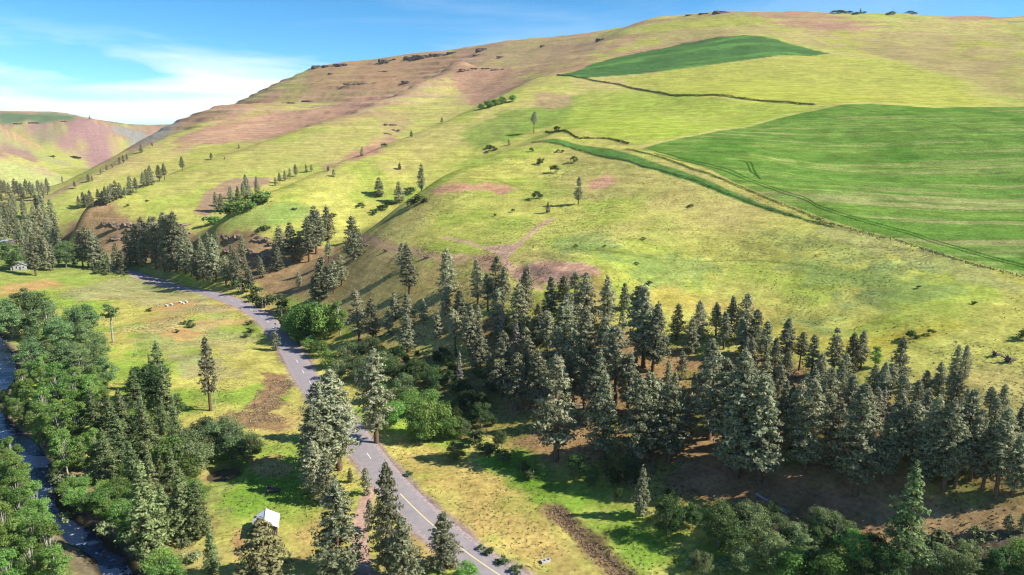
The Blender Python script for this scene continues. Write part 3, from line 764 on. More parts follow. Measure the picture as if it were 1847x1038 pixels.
def leaf_mesh(name, centres, size, rng, mat, flat=.0, aspect=.55, out=None):
    """one four-sided leaf spray per centre, each turned its own way"""
    c = np.asarray(centres); n = len(c)
    s = np.asarray(size) * (.7 + .6 * rng.rand(n))
    a = rng.randn(n, 3); a[:, 2] *= (1 - flat); a /= np.linalg.norm(a, axis=1)[:, None]
    t = rng.randn(n, 3); b = np.cross(a, t); b /= np.linalg.norm(b, axis=1)[:, None]
    if out is not None:                      # sprays face outwards and up, loosely
        nn = np.asarray(out) + rng.randn(n, 3) * .55 + [0, 0, .45]; nn /= np.linalg.norm(nn, axis=1)[:, None]
        a = np.cross(nn, rng.randn(n, 3)); a /= np.linalg.norm(a, axis=1)[:, None]; b = np.cross(nn, a)
    s = s[:, None]
    v = np.stack([c - a * s * .5, c + b * s * aspect * .5 + a * s * .08, c + a * s * .5, c - b * s * aspect * .5 + a * s * .05], 1).reshape(-1, 3)
    me = bpy.data.meshes.new(name)
    me.vertices.add(4 * n); me.vertices.foreach_set('co', v.astype(np.float32).ravel())
    me.loops.add(4 * n); me.loops.foreach_set('vertex_index', np.arange(4 * n, dtype=np.int32))
    me.polygons.add(n); me.polygons.foreach_set('loop_start', np.arange(0, 4 * n, 4, dtype=np.int32))
    me.update(calc_edges=True)
    me.materials.append(mat)
    return me

def make_pine(seed, H=20.0, rmax=3.1, z0=.22, power=.75, clumps=3.6, mat='pine', droop=.05, whorls=26, leaf=.62, lean=0.0):
    rng = np.random.RandomState(seed)
    tv, tf = [], []
    bend = rng.randn(2) * .25
    axis = lambda t: np.array([bend[0] * t * t + lean * t * H * .05, bend[1] * t * t, t * H])
    tr = .019 * H
    tube(tv, tf, [axis(t) - (np.array([0, 0, .5]) if t == 0 else 0) for t in (0, .15, .4, .7, 1)], [tr * 1.25, tr, tr * .75, tr * .42, .03], 7)
    cen = []; outs = []
    for w in range(whorls):
        t = z0 + (1 - z0) * (w + rng.rand() * .7) / whorls
        s = (t - z0) / (1 - z0)
        prof = max(.06, (1 - s) ** power) * min(1.0, .45 + 2.4 * s)
        if rng.rand() < .08: continue
        nb = rng.randint(4, 7)
        a0 = rng.rand() * 6.28
        for k in range(nb):
            if rng.rand() < .12: continue
            az = a0 + 6.28 * k / nb + rng.randn() * .25
            L = rmax * prof * (.62 + .55 * rng.rand())
            p0 = axis(t)
            up = .30 * (s - .35) - droop + rng.randn() * .08
            d = np.array([math.cos(az), math.sin(az), up])
            tip = p0 + d * L
            if L > .8: tube(tv, tf, [p0, p0 + d * L * .55 + [0, 0, .04 * L], tip], [tr * .22 * (1 - s * .6), tr * .14 * (1 - s * .6), .015], 3)
            nc = max(1, int(round(clumps * (.5 + L / rmax))))
            for j in range(nc):
                f = 1 - .72 * (j / max(1, nc)) ** 1.15
                cc = p0 + d * L * f + rng.randn(3) * [.16, .16, .10] * (.6 + .3 * L)
                rad = .30 + .16 * rng.rand() + .05 * L
                m = rng.randint(5, 9)
                q = rng.randn(m, 3); q /= np.linalg.norm(q, axis=1)[:, None]
                cen.append(cc + q * rad * (.55 + .5 * rng.rand(m, 1)) * [1, 1, .72]); outs.append(q * .7 + [math.cos(az) * .7, math.sin(az) * .7, 0])
    top = axis(1)
    tq = rng.randn(14, 3); cen.append(top + tq * [.16, .16, .45]); outs.append(tq)
    cen = np.concatenate(cen)
    return dict(trunk=mesh_from('trunk', tv, tf, M['bark'], True), crown=leaf_mesh('crown', cen, leaf, rng, M[mat], .25, .5, np.concatenate(outs)), H=H)

def make_broadleaf(seed, H=12.0, rx=4.2, z0=.18, lobes=22, per=130, mat='cotton', leaf=.46, bark='palebark', stems=1, tall=1.0, squash=.8):
    rng = np.random.RandomState(seed)
    tv, tf = [], []
    cen = []; outs = []
    zc = H * (z0 + 1) / 2; rz = H * (1 - z0) / 2
    L = []
    while len(L) < lobes:
        q = rng.uniform(-1, 1, 3)
        r = np.linalg.norm(q)
        if r > 1 or r < .35: continue
        q[2] = q[2] * .92
        wid = (1 - .35 * max(0, q[2]) ** 1.5 * tall)
        L.append(np.array([q[0] * rx * wid * .82, q[1] * rx * wid * .82, zc + q[2] * rz * .84]))
    for sidx in range(stems):
        off = rng.randn(2) * (.06 * H if stems > 1 else 0)
        b0 = np.array([off[0], off[1], -.5]); fork = np.array([off[0] * 1.6, off[1] * 1.6, H * (z0 + .12)])
        tr = .016 * H / math.sqrt(stems) + .02
        tube(tv, tf, [b0, (b0 + fork) / 2 + rng.randn(3) * .1, fork, [fork[0] * 1.2, fork[1] * 1.2, H * .8]], [tr * 1.3, tr, tr * .85, tr * .2], 6)
        for c in L[sidx::stems]:
            tube(tv, tf, [fork + [0, 0, rng.rand() * .2 * H - .05 * H], (fork + c) / 2 + [0, 0, .05 * H], c], [tr * .4, tr * .25, .015], 3)
    for c in L:
        r = rx * (.20 + .17 * rng.rand())
        m = int(per * (.7 + .6 * rng.rand()))
        q = rng.randn(m, 3); q /= np.linalg.norm(q, axis=1)[:, None]
        q[:, 2] = np.where(q[:, 2] < -.3, q[:, 2] * .5, q[:, 2])
        e = c + q * r * (.55 + .5 * rng.rand(m, 1)) * [1, 1, squash]
        e[:, 2] = np.maximum(e[:, 2], .05 * H * rng.rand(m))
        cen.append(e); outs.append(q)
    if True:                                  # loose sprays that break the outline
        k = 140
        q = rng.randn(k, 3); q /= np.linalg.norm(q, axis=1)[:, None]
        e = np.array([L[i] for i in rng.randint(0, len(L), k)]) + q * rx * (.36 + .2 * rng.rand(k, 1))
        e[:, 2] = np.clip(e[:, 2], .03 * H, H * 1.02); cen.append(e); outs.append(q)
    cen = np.concatenate(cen)
    return dict(trunk=mesh_from('trunk', tv, tf, M[bark], True), crown=leaf_mesh('crown', cen, leaf, rng, M[mat], .1, .7, np.concatenate(outs)), H=H)

MODELS = {
    'pine': [make_pine(10 + i, 20, 3.7 + .3 * (i % 3), (.12, .18, .24, .16, .08, .22, .15, .28)[i], .55 + .06 * (i % 4), 5.6, whorls=29, leaf=.62) for i in range(8)],
    'tall': [make_pine(40 + i, 24, 4.2, (.16, .12, .2, .18)[i], .55, 5.6, whorls=35, leaf=.64) for i in range(4)],
    'bare': [make_pine(50 + i, 20, 3.3, (.40, .34, .46)[i], .5, 4.2, whorls=20, leaf=.7) for i in range(3)],
    'full': [make_pine(60 + i, 16, 3.7, .05, .65, 4.4, whorls=29, leaf=.6) for i in range(3)],
    'small': [make_pine(70 + i, 9, 2.4, .06, .65, 3.4, whorls=18, leaf=.6) for i in range(3)],
    'fir': [make_pine(80 + i, 20, 3.7, .06, .9, 5.2, 'fir', .22, whorls=35, leaf=.58) for i in range(3)],
    'olive': [make_pine(90 + i, 18, 4.0, .10, .8, 4.4, 'olive', .0, whorls=24, leaf=.66) for i in range(2)],
    'sparse': [make_pine(95 + i, 20, 2.9, .26, .6, 2.6, whorls=22, leaf=.7) for i in range(2)],
    'snag': [make_pine(98 + i, 14, 1.9, .2, .7, 1.6, 'grey', whorls=18) for i in range(2)],
    'cotton': [make_broadleaf(100 + i, 14, 4.7, .0, 40, 220, 'cotton', .34) for i in range(5)],
    'poplar': [make_broadleaf(110 + i, 15, 3.7, .0, 40, 200, 'poplar', .33, tall=1.7) for i in range(4)],
    'willow': [make_broadleaf(120 + i, 8, 4.4, .0, 34, 190, 'willow', .30, stems=4, tall=.6) for i in range(4)],
    'dark': [make_broadleaf(130 + i, 11, 4.2, .0, 40, 170, 'dark', .34, stems=2) for i in range(3)],
    'bright': [make_broadleaf(140 + i, 6, 3.4, .0, 34, 160, 'poplar', .27, stems=4, tall=.5) for i in range(3)],
    'leggy': [make_broadleaf(150, 15, 3.0, .42, 16, 120, 'cotton', tall=.2)],
}
SHRUBS = {}
for k, mat in (('green', 'shrub'), ('dark', 'dark'), ('bright', 'poplar'), ('grey', 'sage')):
    lst = []
    for i in range(3):
        d = make_broadleaf(200 + i + 10 * len(SHRUBS), 2.0, 1.35, .0, 9, 55, mat, .30, stems=3, tall=.4)
        lst.append(d)
    SHRUBS[k] = lst

trng = np.random.RandomState(5)
NAMES = {'pine': ('pine_tree', 'pine tree'), 'tall': ('pine_tree', 'pine tree'), 'bare': ('pine_tree', 'pine tree'), 'full': ('pine_tree', 'pine tree'), 'small': ('young_pine_tree', 'pine tree'),
         'fir': ('fir_tree', 'fir tree'), 'olive': ('fir_tree', 'fir tree'), 'sparse': ('pine_tree', 'pine tree'), 'snag': ('dead_pine_tree', 'dead tree'), 'cotton': ('cottonwood_tree', 'cottonwood'),
         'poplar': ('poplar_tree', 'poplar'), 'willow': ('willow_tree', 'willow'), 'dark': ('leafy_tree', 'tree'), 'bright': ('bushy_tree', 'tree'), 'leggy': ('cottonwood_tree', 'cottonwood')}
TREES = []; REC = []
def plant(kind, loc, hgt, label, group=None, wide=1.0):
    ms = MODELS[kind]; md = ms[trng.randint(len(ms))]
    nm, cat = NAMES[kind]
    root = bpy.data.objects.new(nm, None); scene.collection.objects.link(root)
    root.empty_display_size = .5
    root.location = loc
    s = hgt / md['H']
    w = s * wide
    root.scale = (w, w, s)
    root.rotation_euler = (trng.randn() * .02, trng.randn() * .02, trng.rand() * 6.28)
    link('trunk', md['trunk'], root); link('crown', md['crown'], root)
    tag(root, label, cat, group)
    TREES.append((loc[0], loc[1])); REC.append((root, kind, hgt))
    return root
def shrub(kind, loc, hgt, label, group=None, wide=1.0):
    md = SHRUBS[kind][trng.randint(3)]
    root = bpy.data.objects.new('shrub', None); scene.collection.objects.link(root)
    root.location = loc; s = hgt / 2.0
    root.scale = (s * wide, s * wide, s); root.rotation_euler = (0, 0, trng.rand() * 6.28)
    link('stems', md['trunk'], root); link('foliage', md['crown'], root)
    tag(root, label, 'shrub', group)
    TREES.append((loc[0], loc[1])); REC.append((root, 'shrub', hgt))
    return root

_jobs = []
def T(kind, u0, v0, u1, v1, label, group=None, wide=1.0):
    """a tree whose tip is seen at (u0, v0) and whose foot stands at (u1, v1)"""
    _jobs.append(('t', kind, u1, v1, v1 - v0, label, group, wide))
def S(kind, u, v, h, label, group=None, wide=1.0):
    _jobs.append(('s', kind, u, v, h, label, group, wide))
def flush():
    W = at_many([(j[2], j[3]) for j in _jobs])
    for j, w in zip(_jobs, W):
        depth = w[1] * CP - (w[2] - CAM_H) * SP
        dep = math.atan2(CAM_H - w[2], math.hypot(w[0], w[1]))
        h = j[4] / FPX * depth / max(.6, math.cos(dep))
        (plant if j[0] == 't' else shrub)(j[1], tuple(w), h, j[5], j[6], j[7])
    _jobs.clear()
def TT(kind, rows, label, group, wide=1.0):
    for k, r in enumerate(rows):
        kd = kind if isinstance(kind, str) else kind[k % len(kind)]
        T(kd, *r, label, group, wide)

# ---- single trees that stand apart
T('tall', 674, 640, 679, 799, 'tall slender pine standing at the road edge, its shadow across the asphalt', wide=1.25)
T('sparse', 363, 614, 380, 741, 'tall thin pine with a bare lower trunk, alone in the meadow')
T('leggy', 197, 540, 204, 618, 'cottonwood with bare pale trunks standing apart at the edge of the grove', wide=1.1)
T('small', 497, 597, 497, 632, 'small dark conifer standing on the road verge beside the meadow', wide=1.3)
T('pine', 1043, 320, 1043, 369, 'lone dark pine casting a long shadow on the open grass slope', wide=1.05)
T('small', 988, 365, 988, 384, 'small conifer standing in the long shadow of the lone pine')
T('bare', 962, 203, 963, 240, 'dark lone pine at the corner where the hedge meets the hollow', wide=1.2)
T('small', 665, 846, 662, 892, 'small pine standing at the mouth of the dirt track', wide=.9)
T('small', 665, 905, 666, 958, 'slim young pine in the middle of the dirt track', wide=.75)
T('full', 811, 935, 803, 1024, 'broad pine growing against the edge of the paved road', wide=1.5)
T('small', 632, 846, 632, 870, 'tiny pine seedling beside the pine clump on the verge')
T('fir', 1652, 847, 1630, 1024, 'tall yellowish fir with drooping sprays above the gully', wide=1.35)
T('olive', 467, 950, 478, 1068, 'bushy olive brown conifer in front of the white roofed shed', wide=2.2)
T('fir', 266, 850, 272, 1004, 'tall dark fir standing over the river bank below the willows', wide=1.5)
T('small', 1152, 852, 1156, 932, 'pale young pine at the edge of the shaded meadow', wide=.75)
T('poplar', 1577, 617, 1578, 662, 'bright green leafy tree among the dark pines of the slope', wide=1.1)
T('snag', 831, 640, 829, 697, 'pale half dead conifer in the dark hollow above the willows')
T('pine', 758, 297, 760, 346, 'taller of the pines in the grassy draw between the spurs')
T('small', 683, 322, 684, 354, 'rounded pine standing alone on the second spur, shadow to its left', wide=1.4)
T('small', 720, 330, 720, 366, 'squat dark pine in the draw beside the shrubs', wide=1.2)
T('pine', 329, 283, 329, 308, 'highest pine of the row that climbs the far draw', wide=1.2)
T('pine', 113, 318, 113, 331, 'lone pine at the foot of the far green hillside')
T('pine', 162, 210, 162, 217, 'tiny lone tree on the far plateau rim', wide=1.3)
T('tall', 607, 893, 610, 1052, 'tall dark pine beside the dirt track with foliage to the ground', wide=1.55)
T('tall', 688, 857, 700, 1036, 'tall pine between the dirt track and the paved road', wide=.95)
T('full', 722, 948, 730, 1062, 'lower bushier pine growing close against the tall roadside pine', wide=1.3)
# pine clump on the left verge
for a in ((596, 678, 612, 848), (578, 697, 588, 856), (563, 738, 572, 872)): T('tall', *a, 'tall pine in the clump on the meadow side of the road', 'pine clump on the verge', 1.45)
for a in ((583, 826, 590, 908), (560, 800, 568, 890)): T('full', *a, 'shorter bushy pine at the near foot of the verge pine clump', 'low pines of the verge clump', 1.3)

# ---- pines of the wooded bank
G = 'pines on the wooded bank'
L1 = 'grey green pine standing in the stand on the shaded bank'
TT(('pine', 'pine', 'tall', 'pine', 'bare'), [(862, 470, 862, 548), (890, 464, 893, 548), (908, 482, 908, 556), (944, 482, 948, 568), (879, 495, 880, 562), (901, 524, 898, 614), (931, 515, 936, 614), (964, 550, 970, 624),
    (987, 501, 993, 588), (1010, 500, 1013, 574), (1031, 493, 1036, 586), (1050, 495, 1058, 602), (1022, 531, 1022, 642), (1099, 501, 1096, 592), (1148, 519, 1147, 652), (1168, 524, 1160, 662), (1185, 550, 1177, 670),
    (828, 526, 830, 592), (842, 554, 850, 642), (820, 560, 822, 642), (865, 597, 866, 670), (915, 603, 905, 716), (951, 593, 950, 684), (964, 636, 970, 738), (983, 564, 987, 662), (997, 655, 1003, 832),
    (1013, 547, 1015, 692), (1042, 567, 1052, 706), (1088, 577, 1095, 702), (1105, 597, 1110, 732), (1107, 688, 1087, 828), (1147, 688, 1147, 842), (1189, 690, 1186, 800), (1212, 700, 1207, 835), (1165, 680, 1168, 815),
    (1278, 616, 1282, 732), (1283, 640, 1278, 792), (1325, 650, 1329, 860), (1309, 660, 1305, 822), (1340, 655, 1345, 764), (1075, 640, 1075, 760), (1128, 640, 1132, 740), (1240, 720, 1238, 800), (930, 640, 932, 740), (880, 640, 884, 700)], L1, G, 1.3)
TT('small', [(1126, 511, 1126, 560), (1226, 634, 1230, 684), (856, 620, 858, 668), (1260, 670, 1262, 715), (1120, 560, 1122, 602)], 'small young pine between the taller pines of the bank', 'young pines on the bank', .9)
TT(('pine', 'full', 'pine'), [(1216, 550, 1219, 614), (1263, 544, 1260, 612), (1291, 547, 1291, 606), (1314, 537, 1317, 610), (1339, 531, 1341, 616), (1308, 564, 1305, 630), (1358, 560, 1358, 640), (1245, 575, 1247, 635), (1378, 580, 1380, 650), (1335, 575, 1337, 640)],
   'dark pine along the upper edge of the stand, against the grass slope', 'pines along the upper edge of the stand', 1.35)
L2 = 'dense grey green pine in the thick stand at the foot of the grass slope'
G2 = 'pines of the thick stand'
TT(('pine', 'bare', 'pine', 'tall', 'full', 'tall'), [(1418, 577, 1415, 664), (1441, 601, 1441, 668), (1464, 606, 1464, 676), (1505, 593, 1503, 676), (1536, 603, 1534, 670), (1552, 598, 1552, 666), (1619, 610, 1618, 694), (1605, 659, 1606, 720), (1569, 659, 1572, 724),
    (1688, 654, 1690, 722), (1665, 669, 1665, 726), (1716, 659, 1716, 726), (1739, 701, 1741, 746), (1780, 700, 1782, 764), (1804, 695, 1805, 760), (1837, 732, 1840, 796), (1650, 688, 1652, 754), (1377, 642, 1375, 718), (1379, 685, 1382, 764),
    (1413, 636, 1415, 704), (1454, 672, 1460, 784), (1487, 669, 1490, 794), (1529, 678, 1532, 764), (1572, 701, 1575, 784), (1624, 672, 1626, 744), (1340, 700, 1330, 858), (1382, 690, 1370, 870), (1467, 690, 1451, 848), (1435, 700, 1440, 824),
    (1566, 705, 1542, 893), (1613, 720, 1613, 858), (1640, 729, 1640, 852), (1675, 720, 1672, 870), (1698, 729, 1701, 884), (1740, 703, 1742, 804), (1786, 720, 1786, 810), (1747, 755, 1750, 866), (1793, 765, 1796, 896), (1825, 788, 1825, 894),
    (1835, 736, 1836, 802), (1505, 730, 1505, 850), (1590, 760, 1592, 870), (1655, 780, 1655, 880), (1720, 770, 1722, 880), (1770, 770, 1772, 885), (1845, 790, 1850, 890), (1400, 660, 1402, 740), (1475, 640, 1477, 710), (1520, 640, 1522, 705), (1585, 660, 1587, 730),
    (1630, 740, 1632, 830), (1690, 760, 1692, 850), (1805, 740, 1808, 840), (1760, 740, 1762, 830), (1550, 760, 1552, 850), (1420, 740, 1422, 820)], L2, G2, 1.28)
TT('full', [(1719, 623, 1722, 680), (1744, 623, 1739, 684)], 'one of two dark pines set out on the open grass above the stand', 'pair of pines on the grass')
TT('small', [(1815, 928, 1817, 962), (1841, 925, 1843, 960)], 'small round conifer on the tan slope above the gully', 'conifers on the tan slope', 1.2)
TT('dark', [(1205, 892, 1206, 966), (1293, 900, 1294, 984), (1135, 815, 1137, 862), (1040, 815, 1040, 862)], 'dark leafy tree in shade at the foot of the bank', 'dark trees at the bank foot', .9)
TT('willow', [(1346, 905, 1345, 975)], 'pale green leafy tree at the foot of the bank near the fallen logs', None)

# ---- pines on the open bank between the second spur and the stand
G3 = 'pines scattered over the open bank'
L3 = 'pine standing on the open bank above the road bend, long shadow beside it'
TT(('pine', 'full', 'pine'), [(566, 374, 571, 458), (585, 374, 592, 432), (555, 395, 558, 472), (576, 382, 578, 444), (637, 392, 639, 467), (526, 403, 528, 472), (506, 408, 506, 462), (500, 445, 502, 488), (540, 420, 541, 470), (593, 435, 593, 474),
    (580, 465, 580, 540), (599, 470, 602, 528), (616, 460, 617, 514), (568, 500, 568, 540), (737, 442, 739, 530), (725, 439, 724, 490), (807, 451, 808, 532), (645, 525, 648, 614), (676, 540, 673, 612), (734, 531, 735, 594), (734, 568, 735, 636)], L3, G3, 1.3)
TT('small', [(539, 491, 540, 517), (716, 528, 714, 576), (764, 540, 765, 579), (790, 562, 791, 610), (802, 519, 804, 567), (830, 525, 827, 570), (700, 560, 700, 606), (842, 568, 842, 606)], 'young pine on the open bank above the thicket', 'young pines on the open bank')
TT('bright', [(563, 536, 565, 612), (543, 545, 545, 610), (584, 542, 586, 612), (530, 560, 531, 606)], 'bright green leafy tree beside the road bend', 'bright trees beside the road bend', .95)
T('poplar', 613, 531, 614, 607, 'slim bright green tree next to the leafy clump at the road bend', wide=.85)

# ---- roadside pines up the valley
TT(('pine', 'pine', 'tall'), [(391, 430, 390, 507), (426, 460, 428, 516), (409, 460, 410, 510), (449, 485, 452, 526), (344, 436, 347, 500), (354, 452, 356, 505), (373, 458, 380, 514), (406, 462, 408, 516), (333, 430, 335, 494), (418, 470, 420, 514), (365, 440, 367, 506)],
   'pine beside the road where the valley narrows', 'roadside pines up the valley', 1.2)
TT(('pine', 'tall'), [(244, 406, 246, 478), (262, 393, 264, 474), (274, 393, 275, 474), (287, 393, 288, 478), (298, 386, 300, 482), (310, 390, 311, 486), (318, 385, 319, 489), (296, 436, 297, 490), (305, 439, 306, 491), (330, 408, 331, 480), (255, 430, 256, 482), (280, 430, 281, 486), (234, 420, 236, 480)],
   'tall pine under the rocky bank at the end of the visible road', 'pines at the end of the road', 1.15)
TT(('pine', 'full'), [(157, 409, 160, 484), (170, 416, 172, 487), (149, 416, 150, 482), (181, 425, 182, 486)], 'dark pine in the clump beside the far lawn', 'pine clump beside the far lawn')
TT('full', [(197, 456, 197, 490), (223, 456, 223, 492), (210, 439, 211, 486)], 'rounded dark conifer at the head of the meadow', 'rounded conifers at the meadow head', 1.2)
FARP = [(79, 345, 80, 400), (95, 360, 97, 408), (15, 377, 16, 430), (62, 422, 65, 498), (43, 422, 45, 470), (79, 416, 80, 484), (95, 442, 96, 488), (55, 430, 56, 484), (70, 400, 72, 460), (30, 385, 31, 440), (50, 380, 52, 436), (88, 385, 90, 440), (104, 395, 105, 446), (5, 390, 6, 440),
        (38, 395, 40, 446), (62, 370, 64, 420), (20, 360, 22, 404), (44, 358, 46, 400), (8, 350, 9, 392), (75, 372, 77, 424), (98, 410, 100, 462), (108, 425, 110, 470), (85, 430, 87, 488), (26, 350, 28, 392), (58, 395, 59, 450), (3, 372, 4, 416), (68, 352, 70, 396), (90, 398, 92, 452)]
TT(('pine', 'full', 'tall'), FARP, 'pine in the dark wood that fills the far valley floor', 'pines of the far valley wood')
TT('pine', [(3 + 7.5 * k, 322 + (k * 37 % 11), 4 + 7.5 * k, 352 + (k * 37 % 11)) for k in range(12)], 'distant pine at the back of the far valley wood', 'distant pines of the valley wood', 1.2)
TT('cotton', [(118, 428, 120, 483), (105, 440, 106, 480), (132, 440, 134, 482)], 'light green leafy tree on the far lawn below the rocky bank', 'leafy trees on the far lawn', 1.1)
T('cotton', 18, 432, 20, 488, 'broad green leafy tree shading the house at the far lawn', wide=1.4)
TT(('pine', 'pine', 'full'), [(141, 354, 143, 377), (151, 347, 152, 374), (162, 344, 164, 374), (177, 342, 179, 371), (190, 337, 192, 371), (197, 336, 198, 365), (210, 327, 211, 361), (226, 337, 226, 358), (234, 318, 236, 351), (244, 321, 246, 348), (257, 311, 259, 339), (272, 300, 272, 334), (287, 298, 288, 328), (297, 296, 297, 325),
    (203, 332, 204, 362), (217, 330, 218, 358), (265, 306, 266, 336), (156, 350, 157, 374), (184, 345, 185, 371)], 'pine in the slanting row that climbs the far draw', 'pine row in the far draw', 1.25)
TT('pine', [(136, 327, 136, 341), (160, 314, 160, 329), (182, 304, 182, 315), (192, 298, 193, 309), (203, 295, 203, 304), (216, 283, 216, 297), (223, 280, 223, 294), (229, 278, 229, 289), (255, 260, 255, 276), (275, 257, 275, 266), (166, 316, 167, 327)], 'small pine along the crest of the farthest spur', 'pines on the farthest spur', 1.35)
TT('small', [(381, 276, 381, 288), (431, 260, 431, 268), (405, 283, 405, 288), (797, 212, 797, 223), (742, 236, 742, 247), (653, 266, 653, 281), (592, 299, 592, 309), (602, 305, 602, 319), (721, 294, 721, 306), (918, 252, 918, 262)], 'small lone conifer dotted on the bare middle slopes', 'lone conifers on the middle slopes', 1.25)
TT(('pine', 'full'), [(390, 347, 391, 383), (416, 336, 418, 371), (429, 337, 430, 368), (446, 316, 447, 358), (462, 319, 464, 352), (398, 350, 399, 381), (438, 330, 440, 362)], 'pine in the clump where the middle draw opens', 'pine clump in the middle draw', 1.1)
TT('pine', [(534, 297, 534, 319), (523, 304, 523, 323), (505, 312, 505, 331), (497, 320, 497, 336), (553, 297, 553, 312), (562, 297, 562, 311), (514, 308, 514, 327)], 'small dark pine in the short row on the second spur', 'short pine row on the second spur', 1.3)
# ---- river grove
G4 = 'cottonwoods of the river grove'
TT('cotton', [(42, 512, 44, 590), (67, 515, 69, 590), (20, 540, 22, 612), (135, 545, 137, 622), (108, 560, 110, 630), (154, 540, 156, 612), (162, 575, 164, 642), (88, 535, 90, 612), (5, 530, 6, 606), (182, 600, 183, 650)], 'dense grey green cottonwood in the grove above the river', G4, 1.15)
TT('cotton', [(63, 600, 66, 684), (125, 602, 127, 682), (170, 610, 172, 690), (95, 610, 97, 680), (148, 620, 150, 700), (190, 640, 192, 706)], 'pale green cottonwood in the lower rank of the river grove', 'lower rank of the river grove', 1.1)
TT('poplar', [(104, 645, 107, 740)], 'bright yellowish green poplar among the greyer grove trees', None, 1.1)
TT('poplar', [(44, 655, 46, 726), (135, 665, 138, 752), (166, 662, 168, 746), (105, 712, 112, 810), (84, 690, 88, 776), (116, 762, 122, 856), (171, 766, 175, 836), (140, 720, 144, 800), (70, 720, 74, 800), (150, 780, 154, 850)], 'fresh green poplar on the bank where the river bends', 'poplars at the river bend', 1.05)
TT('poplar', [(18, 806, 20, 880), (34, 846, 36, 930), (12, 870, 14, 950), (52, 905, 55, 990), (89, 930, 94, 1030), (61, 960, 64, 1060), (101, 975, 106, 1070), (18, 980, 20, 1080), (30, 930, 32, 1020), (2, 940, 4, 1030)], 'bright green poplar on the near bank of the river', 'poplars on the near bank', 1.1)
TT('fir', [(173, 705, 176, 800), (224, 706, 226, 800), (287, 618, 290, 706), (299, 672, 301, 768), (266, 732, 271, 846), (222, 745, 222, 850), (196, 775, 197, 868), (325, 856, 333, 970), (359, 872, 361, 968), (255, 720, 257, 800), (245, 665, 247, 745), (240, 800, 244, 880), (300, 880, 304, 975), (205, 720, 207, 810)], 'olive green conifer in the thicket between river and meadow', 'conifers between river and meadow', 1.5)
T('fir', 378, 955, 383, 1036, 'short rounded fir at the meadow edge nearest the shed', wide=1.15)
TT('dark', [(278, 648, 281, 728), (262, 650, 264, 724), (310, 700, 312, 762)], 'dark green leafy tree at the meadow edge of the grove', 'dark trees at the meadow edge', 1.05)
TT('willow', [(423, 760, 424, 828), (380, 750, 382, 818), (450, 782, 452, 826), (352, 790, 354, 858), (400, 752, 402, 820), (335, 765, 337, 838)], 'rounded pale willow leaning over the brown pond', 'willows around the pond', 1.0)
TT('bright', [(319, 785, 321, 852), (340, 820, 341, 868), (300, 1005, 302, 1060), (215, 860, 217, 900), (190, 880, 192, 925), (240, 930, 242, 980), (290, 990, 291, 1040)], 'low bright green tree in the river thicket', 'low trees of the river thicket', 1.0)
# ---- willows and thicket by the slope
TT('bright', [(775, 716, 776, 790), (740, 702, 742, 752), (772, 700, 774, 745), (800, 748, 802, 792), (817, 748, 818, 790), (756, 745, 757, 796), (704, 722, 706, 770)], 'dense bright willow bush in the sunny clump beside the dark hollow', 'bright willow clump', 1.0)
TT('willow', [(725, 672, 727, 718), (721, 650, 723, 690), (833, 755, 834, 788), (690, 632, 692, 676), (646, 640, 648, 690), (665, 605, 667, 650), (627, 615, 629, 660), (612, 645, 613, 684)], 'grey green willow in the roadside thicket under the bank', 'willows of the roadside thicket', 1.0)
TT('bright', [(593, 630, 594, 664), (578, 612, 579, 642), (560, 604, 561, 634), (540, 590, 541, 622), (655, 650, 656, 680), (680, 690, 681, 725)], 'small bright green bush on the uphill road verge', 'bright bushes on the verge')
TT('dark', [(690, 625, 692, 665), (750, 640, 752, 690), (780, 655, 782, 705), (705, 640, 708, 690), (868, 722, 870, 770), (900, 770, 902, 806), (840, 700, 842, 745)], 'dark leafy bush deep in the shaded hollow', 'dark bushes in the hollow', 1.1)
T('willow', 824, 795, 824, 828, 'single round grey green bush on the open strip beyond the road', wide=1.2)
T('bright', 841, 1015, 842, 1050, 'bright green bush at the paved road edge by the broad pine', wide=1.0)
# ---- gully in the lower right
TT('bright', [(1485, 992, 1486, 1050), (1421, 985, 1422, 1040), (1835, 970, 1836, 1020), (1540, 960, 1541, 1020)], 'bright green bushy tree in the gully', 'bright bushes of the gully')
TT('willow', [(1734, 990, 1735, 1060), (1390, 960, 1391, 1020), (1445, 945, 1446, 1000), (1510, 930, 1511, 985)], 'pale grey green willow in the gully at the foot of the bank', 'willows of the gully', 1.1)
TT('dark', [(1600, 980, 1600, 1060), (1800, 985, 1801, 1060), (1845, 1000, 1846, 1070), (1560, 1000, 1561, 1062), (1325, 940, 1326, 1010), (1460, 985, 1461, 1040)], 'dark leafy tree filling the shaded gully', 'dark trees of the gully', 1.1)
flush()
# ---- trees in the green hollow high on the slope
TT('bright', [(868, 186, 868, 198), (880, 180, 880, 194), (893, 178, 893, 191), (906, 174, 906, 188), (925, 171, 925, 184), (886, 184, 886, 194)], 'bright green bushy tree in the high hollow below the cliffs', 'green trees in the high hollow', 1.2)
